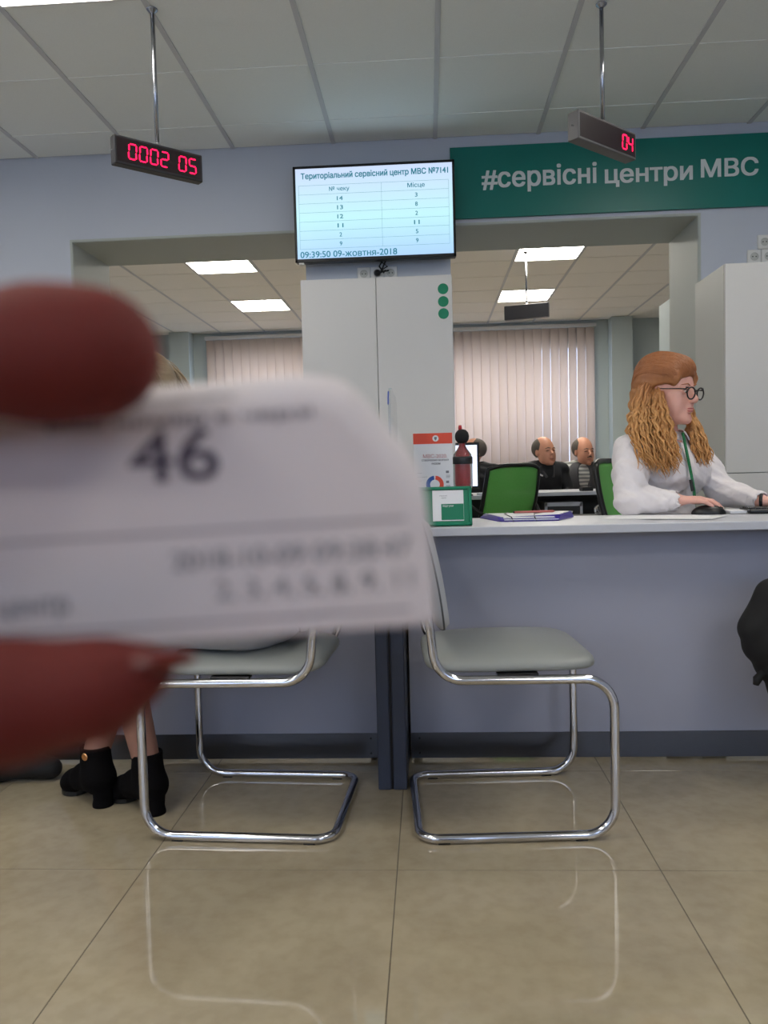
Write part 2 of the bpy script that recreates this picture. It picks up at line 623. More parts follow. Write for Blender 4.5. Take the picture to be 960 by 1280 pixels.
# ------------------------------------------------------------------ signed distance sculpting
class SDF:
    def __init__(self, lo, hi, res):
        self.lo = np.array(lo, float)
        self.res = res
        self.n = np.ceil((np.array(hi, float)-self.lo)/res).astype(int)+1
        self.D = np.full(self.n, 1.0, np.float32)

    def _win(self, lo, hi, pad):
        a = np.clip(np.floor((np.array(lo)-pad-self.lo)/self.res).astype(int), 0, self.n)
        b = np.clip(np.ceil((np.array(hi)+pad-self.lo)/self.res).astype(int)+1, 0, self.n)
        if np.any(b <= a):
            return None, None
        sl = tuple(slice(x, y) for x, y in zip(a, b))
        ax = [(np.arange(x, y)*self.res+l).astype(np.float32) for x, y, l in zip(a, b, self.lo)]
        return sl, np.meshgrid(*ax, indexing='ij', sparse=True)

    def _mix(self, sl, d, k, sub, mask=None):
        D = self.D[sl]
        if sub:
            d = -d
            h = np.maximum(k-np.abs(D-d), 0)/max(k, 1e-6)
            self.D[sl] = np.maximum(D, d)+h*h*k*.25
        else:
            h = np.maximum(k-np.abs(D-d), 0)/max(k, 1e-6)
            self.D[sl] = np.minimum(D, d)-h*h*k*.25

    def cap(self, a, b, ra, rb=None, k=.01, sub=False):
        rb = ra if rb is None else rb
        a = np.array(a, float)
        b = np.array(b, float)
        R = max(ra, rb)
        sl, G = self._win(np.minimum(a, b)-R, np.maximum(a, b)+R, k+3*self.res)
        if sl is None:
            return self
        ab = b-a
        X = [g-c for g, c in zip(G, a)]
        t = np.clip((X[0]*ab[0]+X[1]*ab[1]+X[2]*ab[2])/max(float(ab@ab), 1e-9), 0, 1)
        d = np.sqrt((X[0]-t*ab[0])**2+(X[1]-t*ab[1])**2+(X[2]-t*ab[2])**2)-(ra+(rb-ra)*t)
        self._mix(sl, d.astype(np.float32), k, sub)
        return self

    def chain(self, pts, rs, k=.01):
        for i in range(len(pts)-1):
            self.cap(pts[i], pts[i+1], rs[i], rs[i+1], k)
        return self

    def ell(self, c, r, R=None, k=.01, sub=False):
        c = np.array(c, float)
        r = np.array(r, float)
        R = np.eye(3) if R is None else R
        e = np.sqrt(((R*r)**2).sum(1))
        sl, G = self._win(c-e, c+e, k+3*self.res)
        if sl is None:
            return self
        X = [g-q for g, q in zip(G, c)]
        L = [X[0]*R[0, i]+X[1]*R[1, i]+X[2]*R[2, i] for i in range(3)]
        k0 = np.sqrt(sum((L[i]/r[i])**2 for i in range(3)))
        k1 = np.sqrt(sum((L[i]/r[i]**2)**2 for i in range(3)))
        d = k0*(k0-1)/np.maximum(k1, 1e-6)
        self._mix(sl, d.astype(np.float32), k, sub)
        return self

    def cut(self, n, p):
        """remove everything on the +n side of the plane through p"""
        n = np.array(n, float)
        n /= np.linalg.norm(n)
        sl, G = self._win(self.lo, self.lo+self.n*self.res, 0)
        d = sum((g-q)*m for g, q, m in zip(G, p, n))
        self.D[sl] = np.maximum(self.D[sl], d.astype(np.float32))
        return self

    def ripple(self, fn):
        sl, G = self._win(self.lo, self.lo+self.n*self.res, 0)
        near = np.abs(self.D[sl]) < .03
        self.D[sl] = np.where(near, self.D[sl]+fn(*G), self.D[sl]).astype(np.float32)
        return self

    def mesh(self):
        D = self.D
        D[0], D[-1], D[:, 0], D[:, -1], D[:, :, 0], D[:, :, -1] = 1, 1, 1, 1, 1, 1
        S = D < 0
        n = D.shape
        c = [(i, j, k) for i in (0, 1) for j in (0, 1) for k in (0, 1)]
        cnt = np.zeros([x-1 for x in n], np.int8)
        for i, j, k in c:
            cnt += S[i:n[0]-1+i, j:n[1]-1+j, k:n[2]-1+k]
        act = (cnt > 0) & (cnt < 8)
        idx = np.argwhere(act)
        acc = np.zeros((len(idx), 3))
        num = np.zeros(len(idx))
        ii = idx.T
        vals = {q: D[ii[0]+q[0], ii[1]+q[1], ii[2]+q[2]] for q in c}
        for q in c:
            for ax in range(3):
                if q[ax]:
                    continue
                p = list(q)
                p[ax] = 1
                p = tuple(p)
                a, b = vals[q], vals[p]
                x = (a < 0) != (b < 0)
                t = np.where(x, a/np.where(x, a-b, 1), 0)
                pos = np.tile(np.array(q, float), (len(idx), 1))
                pos[:, ax] = t
                acc += pos*x[:, None]
                num += x
        V = self.lo+(idx+acc/num[:, None])*self.res
        vid = np.full(act.shape, -1, np.int64)
        vid[ii[0], ii[1], ii[2]] = np.arange(len(idx))
        faces = []
        for ax in range(3):
            o = [(1, 2), (2, 0), (0, 1)][ax]
            s0 = [slice(1, -1)]*3
            s0[ax] = slice(0, -1)
            s1 = [slice(1, -1)]*3
            s1[ax] = slice(1, None)
            A, B = S[tuple(s0)], S[tuple(s1)]
            x = np.argwhere(A != B)
            if not len(x):
                continue
            ins = A[tuple(x.T)]
            off = np.ones(3, int)
            off[ax] = 0
            x = x+off
            e1 = np.zeros(3, int)
            e1[o[0]] = 1
            e2 = np.zeros(3, int)
            e2[o[1]] = 1
            q = [vid[tuple((x-e1-e2).T)], vid[tuple((x-e2).T)], vid[tuple(x.T)], vid[tuple((x-e1).T)]]
            f = np.stack(q, 1)
            f[~ins] = f[~ins][:, ::-1]
            faces.append(f)
        Fc = np.concatenate(faces)
        Fc = Fc[(Fc >= 0).all(1)]
        me = bpy.data.meshes.new('m')
        me.vertices.add(len(V))
        me.vertices.foreach_set('co', V.astype(np.float32).ravel())
        me.loops.add(len(Fc)*4)
        me.loops.foreach_set('vertex_index', Fc.astype(np.int32).ravel())
        me.polygons.add(len(Fc))
        me.polygons.foreach_set('loop_start', np.arange(0, len(Fc)*4, 4, dtype=np.int32))
        me.update(calc_edges=True)
        return me

    def build(self, name, m, parent=None):
        return link(name, self.mesh(), m, parent, world=True, smooth=True)

# ================================================================== THE SETTING
ZC = 2.866
XL, XR, YB, YW, YW2, YF = -4.112, 3.688, -3.332, 4.77, 5.32, 10.78


def structure(o):
    o['kind'] = 'structure'
    return o


# floor: grout bed with one object per visible tile
fl = structure(MB().bb((XL, YB, -.05), (XR, YF, -.0009)).build('floor', 'grout'))
ft = MB().box((0, 0, -.006), (.5978, .5978, .012), .0004).mesh()
FX, FY = -.6914, 1.79
rest = MB()
for i in range(-6, 8):
    for j in range(-9, 16):
        x0, y0 = FX+.6*i, FY+.6*j
        x1, y1 = min(x0+.6, XR), min(y0+.6, YF)
        x0, y0 = max(x0, XL), max(y0, YB)
        if x1-x0 < .02 or y1-y0 < .02:
            continue
        if -4 <= i <= 5 and -4 <= j <= 2 and x1-x0 > .59:
            o = link('floor_tile', ft, 'tile', fl)
            o.location = ((x0+x1)/2, (y0+y1)/2, 0)
        else:
            rest.box(((x0+x1)/2, (y0+y1)/2, -.006), (x1-x0-.0028, y1-y0-.0028, .012))
o = rest.build('floor_tiling', 'tile', fl)
o['kind'] = 'stuff'


def ceiling(x0, y0, x1, y1, gx, gy, mt, lights, dif):
    c = structure(MB().bb((x0, y0, ZC+.05), (x1, y1, ZC+.1)).build('ceiling', 'void'))
    cell = MB().box((0, 0, ZC+.011), (.582, .582, .012), .0015).mesh()
    nx0, nx1 = math.floor((x0-gx)/.6), math.ceil((x1-gx)/.6)
    ny0, ny1 = math.floor((y0-gy)/.6), math.ceil((y1-gy)/.6)
    for i in range(nx0, nx1):
        for j in range(ny0, ny1):
            a, b = max(gx+.6*i, x0), min(gx+.6*i+.6, x1)
            p, q = max(gy+.6*j, y0), min(gy+.6*j+.6, y1)
            if b-a < .03 or q-p < .03 or (i, j) in lights:
                continue
            if b-a > .595 and q-p > .595:
                o = link('ceiling_tile', cell, mt, c)
                o.location = ((a+b)/2, (p+q)/2, 0)
            else:
                MB().box(((a+b)/2, (p+q)/2, ZC+.011), (b-a-.018, q-p-.018, .012)).build('ceiling_tile', mt, c)
    for i in range(nx0, nx1+1):
        x = gx+.6*i
        if x0 < x < x1:
            MB().box((x, (y0+y1)/2, ZC+.004), (.024, y1-y0, .008)).build('ceiling_runner', 'runner', c)
    for j in range(ny0, ny1+1):
        y = gy+.6*j
        if y0 < y < y1:
            MB().box(((x0+x1)/2, y, ZC+.005), (x1-x0, .022, .006)).build('ceiling_crossbar', mt, c)
    for (i, j), lab in lights.items():
        L = empty('ceiling_light', (gx+.6*i+.3, gy+.6*j+.3, ZC), 0, lab[0], 'ceiling light', lab[1])
        f = MB()
        for s in (-1, 1):
            f.box((s*.287, 0, .003), (.012, .586, .018))
            f.box((0, s*.287, .003), (.562, .012, .018))
        f.build('frame', 'white', L)
        MB().box((0, 0, .006), (.562, .562, .008)).build('diffuser', dif, L)
    return c


nl = {(0, -2): ('square lit panel in the near ceiling at the upper left corner', 'lit ceiling panels')}
for i in (-3, 0, 5):  # unseen extra panels, added for the light they give the near room
    for j in (-2, -5, -8, -11):
        if (i, j) != (0, -2):
            nl[(i, j)] = ('lit ceiling panel out of view, column %d from left, row %d from the opening' % ((-3, 0, 5).index(i)+1, (-2, -5, -8, -11).index(j)+1), 'lit ceiling panels out of view')
ceiling(XL, YB, XR, YW, -1.712, 3.868, 'ceil', nl, 'diff')
fl_ = {(0, 0): ('lit ceiling panel beyond left opening, the nearer and larger of two', 'lit panels in the far ceiling'),
       (0, 3): ('lit ceiling panel beyond left opening, the farther one, just left of cabinet', 'lit panels in the far ceiling'),
       (5, 0): ('lit ceiling panel beyond right opening, the one above, under the green banner', 'lit panels in the far ceiling'),
       (5, 3): ('lit ceiling panel beyond right opening, the lower one behind dark display', 'lit panels in the far ceiling')}
ceiling(XL, YW2, XR, YF, -2.16, 7.0, 'ceilfar', fl_, 'difff')

# walls
OX0, OX1, OZ = -2.12, 1.60, 2.362
PX0, PX1 = -.70, .163
wm = MB()
wm.bb((XL, YW, 0), (OX0, YW2, ZC+.05)).bb((OX1, YW, 0), (XR, YW2, ZC+.05)).bb((OX0, YW, OZ), (OX1, YW2, ZC+.05))
structure(wm.build('wall_middle', 'wall'))
rv = MB()   # the painted lining of the opening
rv.bb((OX0, YW+.004, 0), (OX0+.004, YW2-.002, OZ)).bb((OX1-.004, YW+.004, 0), (OX1, YW2-.002, OZ)).bb((OX0, YW+.004, OZ-.004), (OX1, YW2-.002, OZ))
structure(rv.build('trim_1', 'reveal'))
structure(MB().bb((PX0, YW+.01, 0), (PX1, YW2, OZ-.004)).build('wall_pier', 'wall'))
t2 = MB()
t2.bb((OX0-.012, YW-.004, 0), (OX0+.002, YW+.003, OZ+.012)).bb((OX1-.002, YW-.004, 0), (OX1+.012, YW+.003, OZ+.012)).bb((OX0, YW-.004, OZ-.002), (OX1, YW+.003, OZ+.012))
structure(t2.build('trim_2', 'reveal'))
structure(MB().bb((XL-.2, YB-.2, 0), (XL, YF+.2, ZC+.1)).build('wall_left', 'wall'))
structure(MB().bb((XR, YB-.2, 0), (XR+.2, YF+.2, ZC+.1)).build('wall_right', 'wall'))


def wall_y(name, y0, y1, holes, m):
    """wall across the room with window holes given as (x0, x1, z0, z1)"""
    b = MB()
    xs = XL
    for (a, c, p, q) in holes:
        b.bb((xs, y0, 0), (a, y1, ZC+.1))
        b.bb((a, y0, 0), (c, y1, p)).bb((a, y0, q), (c, y1, ZC+.1))
        xs = c
    b.bb((xs, y0, 0), (XR, y1, ZC+.1))
    return structure(b.build(name, m))


W1, W2 = (-2.93, -.62), (-.05, 2.235)
wall_y('wall_back', YF, YF+.3, [(*W1, .86, 2.6), (*W2, .86, 2.6)], 'farwall')
wall_y('wall_front', YB-.2, YB, [(-3.2, -1.6, 1.0, 2.5), (-.8, .8, 1.0, 2.5), (1.6, 3.2, 1.0, 2.5)], 'wall')
for n, (a, b) in enumerate([W1, W2, (-3.2, -1.6), (-.8, .8), (1.6, 3.2)]):
    y, z0, z1 = (YF+.16, .86, 2.6) if n < 2 else (YB-.12, 1.0, 2.5)
    r = structure(empty('window_%d' % (n+1), ((a+b)/2, y, z0)))
    f = MB()
    c = (a+b)/2
    for x in (a, c-.03, b-.06):
        f.bb((x, y-.03, z0), (x+.06, y+.03, z1))
    for z in (z0, z1-.06):
        f.bb((a, y-.03, z), (b, y+.03, z+.06))
    f.build('window_frame', 'white', r, True)
    for (p, q) in ((a+.06, c-.03), (c+.03, b-.06)):
        MB().bb((p, y-.003, z0+.06), (q, y+.003, z1-.06)).build('pane', 'glass', r, True)
    if n < 2:
        MB().bb((a-.05, YF-.16, z0-.08), (b+.05, YF+.1, z0-.04)).build('window_sill', 'sill', r, True)
# pilasters of the far wall
for k, (a, b) in enumerate(((-3.42, -3.16), (2.43, 2.70))):
    structure(MB().bb((a, YF-.22, 0), (b, YF, ZC)).build('trim_%d' % (k+3), 'farwall'))

# vertical blinds
slat = MB()
sv = []
for i in range(9):
    u = -.0615+.123*i/8
    sv.append((u, -.012*math.cos(u/.0615*PI/2)))
me_s = None


def slat_mesh(h):
    b = bmesh.new()
    A = [b.verts.new((x, y, 0)) for x, y in sv]+[b.verts.new((x, y+.0012, 0)) for x, y in sv[::-1]]
    B = [b.verts.new((v.co.x, v.co.y, h)) for v in A]
    m = len(A)
    for i in range(m):
        b.faces.new((A[i], A[(i+1) % m], B[(i+1) % m], B[i]))
    b.faces.new(A[::-1])
    b.faces.new(B)
    bmesh.ops.recalc_face_normals(b, faces=b.faces)
    me = bpy.data.meshes.new('slat')
    b.to_mesh(me)
    b.free()
    return me


SM = slat_mesh(2.02)
for (a, b), lab in ((W1, 'pinkish white vertical blind beyond the left opening, above the ticket'), (W2, 'wide pinkish white vertical blind hanging behind the seated men')):
    a -= .02
    r = empty('vertical_blind', ((a+b)/2, YF-.10, 2.79), 0, lab, 'blind', 'window blinds in the far room')
    MB().box((0, 0, 0), (b-a+.04, .05, .045), .004).build('rail', 'runner', r)
    n = int((b-a)/.112)
    for k in range(n):
        x = a+.06+k*(b-a-.12)/(n-1)
        s = link('slat', SM, 'slat', r, smooth=True)
        s.location = (x-(a+b)/2, 0, -2.05)
        s.rotation_euler = (0, 0, math.radians(16+rng.normal()*4))
    bead = MB()
    for k in range(n-1):
        x = a+.06+k*(b-a-.12)/(n-1)-(a+b)/2
        d = (b-a-.12)/(n-1)
        bead.tube([(x, -.03, -2.04), (x+d/2, -.03, -2.05), (x+d, -.03, -2.04)], .002, 4)
    bead.build('bead_chain', 'white', r)

# ================================================================== FURNITURE
# service counters: front panel, tabletop, steel kick plate
YT0, YT1, YP = 2.37, 2.82, 2.48


def counter(x0, x1, label, screws):
    r = empty('service_counter', ((x0+x1)/2, 2.6, 0), 0, label, 'counter')
    MB().bb((x0, YP, .012), (x1, YP+.02, .724)).build('front_panel', 'counter', r, True)
    MB().bb((x0, YT0, .724), (x1, YT1, .75), .002).build('tabletop', 'ctop', r, True)
    k = MB().bb((x0+.001, YP-.004, .012), (x1-.001, YP, .092)).build('kick_plate', 'kick', r, True)
    for x in screws:
        for z in (.028, .076):
            MB().lathe([(.0035, 0), (.0035, .0012), (.001, .002)], seg=10).build('screw', 'black', k).matrix_local = \
                Matrix.Translation(Vector((x, YP-.004, z))-origin_of(k)) @ Matrix.Rotation(PI/2, 4, 'X')
    for x in (x0+.02, x1-.02):
        MB().bb((x-.012, YP+.03, 0), (x+.012, YT1-.01, .722)).build('side_panel', 'cabside', r, True)
    return r


counter(-.072, 2.6, 'grey-blue service counter where the red-haired clerk in glasses works', [-.045, 2.5])
counter(-3.2, -.172, 'grey-blue service counter left of the dark post, behind the left chair', [-.2, -3.1])

# the dark divider between the two counters with a clear screen above
dv = empty('counter_divider', (-.122, 2.5, 0), 0, 'dark charcoal twin-panel divider standing on floor between the two chairs', 'divider')
MB().bb((-.163, 2.25, 0), (-.126, 2.9, .80), .003).build('post_panel', 'post', dv, True)
MB().bb((-.119, 2.25, 0), (-.080, 2.9, .80), .003).build('post_panel', 'post', dv, True)
MB().bb((-.127, 2.258, 0), (-.118, 2.892, .79)).build('joint', 'postseam', dv, True)
pts = [(0, 0, 0), (0, 0, .375), (0, .06, .39), (0, .5, .39), (0, .5, 0)]
pts = fillet([(0, 2.36, .79), (0, 2.36, 1.178), (0, 2.86, 1.178), (0, 2.86, .79)], .09, 8)
MB().prism([(p[0]-.113, p[1], p[2]) for p in pts], (.008, 0, 0)).build('clear_screen', 'clear', dv, True)
MB().tube([(p[0]-.113, p[1]-.001, p[2]) for p in pts[3:7]], .002, 8).build('screen_edge', 'bluee', dv, True)


# tall cabinets
def cabinet(x0, x1, y0, y1, z1, doors, label, split=None, handles=()):
    r = empty('cabinet', ((x0+x1)/2, (y0+y1)/2, 0), 0, label, 'cabinet')
    MB().bb((x0, y0+.019, .0), (x1, y1, z1), .002).build('body', 'cabside', r, True)
    w = (x1-x0)/doors
    for k in range(doors):
        a, b = x0+k*w+.0015, x0+(k+1)*w-.0015
        zb = split if split else .06
        d = MB().bb((a, y0, zb+.002), (b, y0+.018, z1-.001), .0015).build('door', 'cab', r, True)
        if split:
            MB().bb((a, y0, .06), (b, y0+.018, split-.002), .0015).build('drawer', 'cab', r, True)
    return r


cc = cabinet(-.663, .153, 4.3, YW-.005, 1.966, 2, 'tall pale grey two-door cabinet in the middle, with three green dots')
for k, z in enumerate((1.891, 1.824, 1.760)):
    o = MB().lathe([(.0285, 0), (.0285, .0008)], seg=28).build('dot_sticker', 'greendot', cc)
    o.matrix_local = Matrix.Translation(Vector((.104, 4.2996, z))-cc.location) @ Matrix.Rotation(PI/2, 4, 'X')
cabinet(1.577, 2.477, 4.3, YW-.005, 1.966, 1, 'tall pale grey cabinet at the right edge with a drawer below', .868)
fc = empty('cabinet', (2.05, 5.75, 0), 0, 'tall pale cabinet beyond the right opening, seen edge-on behind the jamb', 'cabinet')
MB().bb((1.80, 5.36, 0), (2.3, 6.2, 2.13), .003).build('body', 'cabside', fc, True)
for a in (5.365, 5.785):
    d = MB().bb((1.782, a, .06), (1.799, a+.412, 2.125), .0015).build('door', 'farwall', fc, True)
    MB().lathe([(.012, 0), (.016, .012), (.010, .022)], seg=12).build('knob', 'white', d).matrix_local = \
        Matrix.Translation(Vector((1.782, a+(.38 if a < 5.5 else .03), 2.05))-origin_of(d)) @ Matrix.Rotation(-PI/2, 4, 'Y')

# ================================================================== CANTILEVER CHAIRS
def make_chair(loc, rz, mirror, label):
    """local: x forward from the rear floor bar, y across (0 = near side tube), z up"""
    r = empty('cantilever_chair', loc, rz, label, 'chair', 'chrome cantilever chairs at the counters')
    s = -1 if mirror else 1
    W = .42
    T = .0115
    side = [(.10, 0, .815), (.045, 0, .545), (.045, 0, .410), (.487, 0, .402), (.487, 0, T+.001), (0, 0, T+.001)]
    # path: top of back (one side) -> seat -> front -> floor -> rear bar -> mirrored
    L = [(.002, 0, .80), (.036, 0, .54), (.050, 0, .408), (.485, 0, .402), (.485, 0, T+.001), (0.0, 0, T+.001)]
    R = [(x, W, z) for (x, y, z) in L[::-1]]
    pts = L+R
    P = fillet(pts, [0, .25, .075, .075, .075, .05, .05, .075, .075, .075, .25, 0][0:12], 8)
    P = [(s*p[0], p[1], p[2]) for p in P]
    MB().tube(P, T, 14).build('frame', 'chrome', r, smooth=True)
    # seat cushion
    n, m = 30, 26
    V, Fc = [], []
    for side_ in (1, 0):
        for i in range(n+1):
            for j in range(m+1):
                u, v = i/n*2-1, j/m*2-1
                u, v = math.sin(u*PI/2), math.sin(v*PI/2)
                q = max(abs(u), abs(v))
                rr = (abs(u)**6+abs(v)**6)**(1/6)
                if rr > 0:
                    u, v = u*q/rr, v*q/rr
                e = (1-q**2.6)**(1/2.6) if q < 1 else 0
                x = .242+.216*u
                y = W/2+.214*v*(1-.05*(1-u)/2)
                if side_:
                    z = .434+.030*e+.012*(1-u*u)*(1-v*v)
                else:
                    z = .434-.021*e**.8
                V.append((s*x, y, z))
    N1 = (n+1)*(m+1)
    for q in range(2):
        for i in range(n):
            for j in range(m):
                a = q*N1+i*(m+1)+j
                f = (a, a+m+1, a+m+2, a+1)
                Fc.append(f if q == 0 else f[::-1])
    bm = bmesh.new()
    bv = [bm.verts.new(v) for v in V]
    for f in Fc:
        bm.faces.new([bv[k] for k in f])
    bmesh.ops.remove_doubles(bm, verts=bm.verts, dist=.0015)
    bmesh.ops.recalc_face_normals(bm, faces=bm.faces)
    me = bpy.data.meshes.new('seat')
    bm.to_mesh(me)
    bm.free()
    link('seat', me, 'seat', r, smooth=True)
    # backrest: padded panel between the uprights, curved
    bk = bmesh.new()
    n, m = 20, 16
    G = {}
    for q in (0, 1):
        for i in range(n+1):
            for j in range(m+1):
                u, v = i/n*2-1, j/m*2-1       # u along width, v along height
                e = max(0, 1-max(abs(u), abs(v))**8)
                zc = .665+.145*v*(1-.06*abs(u)**6)
                yc = W/2+.205*u*(1-.10*abs(v)**8)
                xc = .062-.050*(v+1)/2+.006*math.sin((v+1)*PI/2)+.012*u*u
                xx = xc+(.020*e**.4+.002 if q == 0 else -.014*e**.4-.002)
                G[q, i, j] = bk.verts.new((s*(xx-.0), yc, zc))
    for q in (0, 1):
        for i in range(n):
            for j in range(m):
                bk.faces.new([G[q, i, j], G[q, i+1, j], G[q, i+1, j+1], G[q, i, j+1]])
    ring = [(i, 0) for i in range(n)]+[(n, j) for j in range(m)]+[(i, m) for i in range(n, 0, -1)]+[(0, j) for j in range(m, 0, -1)]
    for k in range(len(ring)):
        a, b = ring[k], ring[(k+1) % len(ring)]
        bk.faces.new([G[0, a[0], a[1]], G[0, b[0], b[1]], G[1, b[0], b[1]], G[1, a[0], a[1]]])
    edge = [G[0, a[0], a[1]].co.lerp(G[1, a[0], a[1]].co, .5) for a in ring]
    bmesh.ops.recalc_face_normals(bk, faces=bk.faces)
    me = bpy.data.meshes.new('backrest')
    bk.to_mesh(me)
    bk.free()
    b = link('backrest', me, 'back', r, smooth=True)
    MB().tube(edge, .0025, 6, closed=True).build('piping', 'piping', b, smooth=True)
    foot = MB()
    for (x, y) in ((.40, 0), (.06, 0), (.40, W), (.06, W)):
        MB().box((s*x, y, .0015), (.03, .014, .003), .001).build('foot_glide', 'black', r)
    for y in (0, W):
        MB().box((s*.25, y+(.012 if y == 0 else -.012), .418), (.10, .03, .006), .001).build('seat_bracket', 'black', r)
    return r


make_chair((-.040, 1.915, 0), math.radians(3.5), False, 'chrome cantilever chair with grey padded seat, empty, in front of right counter')
make_chair((-.255, 1.915, 0), math.radians(-3.0), True, 'chrome cantilever chair with grey padded seat, left of the post, woman sitting')

# ================================================================== WALL SIGN, TELEVISION, SOCKETS
bn = empty('wall_banner', (1.5, YW-.02, 2.60), 0, 'long green banner sign with white lettering high on the wall at right', 'sign')
a, b_ = at(556, 184, YW), at(570, 272, YW)
MB().bb((.172, YW-.02, 2.395), (3.4, YW-.002, 2.805), .001).build('board', 'banner', bn, True)
for wd_, xa_, xb_, z0_, z1_ in (('#сервісні', 602, 746, 2.533, 2.684), ('центри', 756, 866, 2.530, 2.640), ('МВС', 876, 948, 2.566, 2.672)):
    xa_, xb_ = at(xa_, 225, YW-.02)[0], at(xb_, 225, YW-.02)[0]
    text(wd_, 'lettering', 'bannertext', bn, (xa_, YW-.0205, z0_), (1, 0, 0), (0, 0, 1), xb_-xa_, z1_-z0_, .001, bold=.022, slabs=60)

TX0, TX1, TZ0, TZ1, TY = -.742, .193, 2.153, 2.702, 4.66
tv = empty('television', ((TX0+TX1)/2, TY, (TZ0+TZ1)/2), 0, 'black flat television on the pier showing a queue table in teal', 'television')
b = MB()
b.bb((TX0, TY, TZ0), (TX1, TY+.05, TZ1), .006)
b.build('casing', 'black', tv, True)
MB().bb((TX0+.10, TY+.048, TZ0+.1), (TX1-.10, YW+.009, TZ1-.1), .004).build('wall_mount', 'blackm', tv, True)
f = MB()
for (p, q) in (((TX0, TZ0), (TX0+.014, TZ1)), ((TX1-.014, TZ0), (TX1, TZ1)), ((TX0, TZ1-.014), (TX1, TZ1)), ((TX0, TZ0), (TX1, TZ0+.020))):
    f.bb((p[0], TY-.006, p[1]), (q[0], TY+.002, q[1]), .0015)
f.build('bezel', 'black', tv, True)
sx0, sx1, sz0, sz1 = TX0+.014, TX1-.014, TZ0+.020, TZ1-.014
sc = MB().bb((sx0, TY-.0015, sz0), (sx1, TY+.001, sz1)).build('screen', 'tv', tv, True)
SW, SH = sx1-sx0, sz1-sz0


def scr(u, v):
    return (sx0+SW*u, TY-.002, sz0+SH*v)


def stext(s, u0, u1, v0, v1, bold=.012):
    text(s, 'screen_text', 'teal', sc, scr(u0, v0), (1, 0, 0), (0, 0, 1), (u1-u0)*SW, (v1-v0)*SH, .0004, bold)


stext('Територіальний сервісний центр МВС №7141', .035, .975, .868, .955, .026)
stext('№ чеку', .215, .345, .732, .792)
stext('Місце', .715, .825, .735, .795)
rows = [('14', '3'), ('13', '8'), ('12', '2'), ('11', '11'), ('2', '5'), ('9', '9')]
for k, (p, q) in enumerate(rows):
    v = .638-k*.1005
    wp, wq = (.038 if len(p) == 2 else .016), (.036 if len(q) == 2 else .016)
    stext(p, .282-wp/2, .282+wp/2, v, v+.046)
    stext(q, .770-wq/2, .770+wq/2, v, v+.046)
stext('09:39:50 09-жовтня-2018', .018, .64, .012, .082, .012)
ln = MB()
for k in range(8):
    v = .812-k*.1005
    q = scr(0, v)
    ln.bb((sx0+SW*.018, TY-.0022, q[2]), (sx0+SW*.975, TY-.0016, q[2]+.0014))
for u in (.018, .548, .975):
    ln.bb((sx0+SW*u, TY-.0022, scr(0, .812-.7035)[2]), (sx0+SW*u+.0014, TY-.0016, scr(0, .812)[2]))
ln.build('table_rules', 'tealline', sc, True)
MB().bb((TX0+.02, TY-.004, TZ0-.012), (TX0+.05, TY+.03, TZ0), .002).build('status_lamp', 'white', tv, True)
cb = MB()
for k, (dx, dz) in enumerate(((0, .0), (.02, -.008), (-.015, -.004))):
    P = [at(478+dx*200, 326, 4.70), at(474+k*5, 333, 4.715), at(480-k*4, 341, 4.72), at(478+k*4, 338, 4.73)]
    cb.tube(P, .005, 6)
cb.build('power_cable', 'cable', tv, True, smooth=True)


def socket(x0, z0, n, lab, plugs=(), yy=None):
    yy = (YW+.01) if yy is None else yy
    r = empty('wall_socket', (x0+.04*n, yy, z0+.04), 0, lab, 'socket')
    for k in range(n):
        x = x0+.08*k
        p = MB().bb((x+.001, yy-.012, z0), (x+.079, yy-.0005, z0+.08), .004).build('plate', 'white', r, True)
        o = MB().lathe([(.0215, 0), (.0235, .002), (.0215, .003), (.019, -.004)], seg=20).build('cup', 'cabside', p)
        o.matrix_local = Matrix.Translation(Vector((x+.04, yy-.0125, z0+.04))-origin_of(p)) @ Matrix.Rotation(PI/2, 4, 'X')
        if k in plugs:
            o = MB().lathe([(.019, 0), (.019, .018), (.010, .036), (.005, .04)], seg=16).build('plug', 'black', r)
            o.matrix_local = Matrix.Translation(Vector((x+.04, yy-.014, z0+.04))-origin_of(r)) @ Matrix.Rotation(PI/2, 4, 'X')
        else:
            h = MB()
            for s in (-1, 1):
                h.bb((x+.04+s*.0095-.003, yy-.0135, z0+.037), (x+.04+s*.0095+.003, yy-.0125, z0+.043))
            h.build('pin_holes', 'black', p, True)
    return r


socket(-.392, 2.062, 3, 'white triple wall socket with black plug just under the television', (1,))
socket(1.872, 2.070, 3, 'white wall sockets above the tall cabinet at the right edge', (), YW)
socket(1.93, 2.152, 1, 'single white wall socket above the sockets over right cabinet', (), YW)

# ================================================================== HANGING NUMBER DISPLAYS
SEG = {'0': 'abcdef', '1': 'bc', '2': 'abged', '3': 'abgcd', '4': 'fgbc', '5': 'afgcd'}


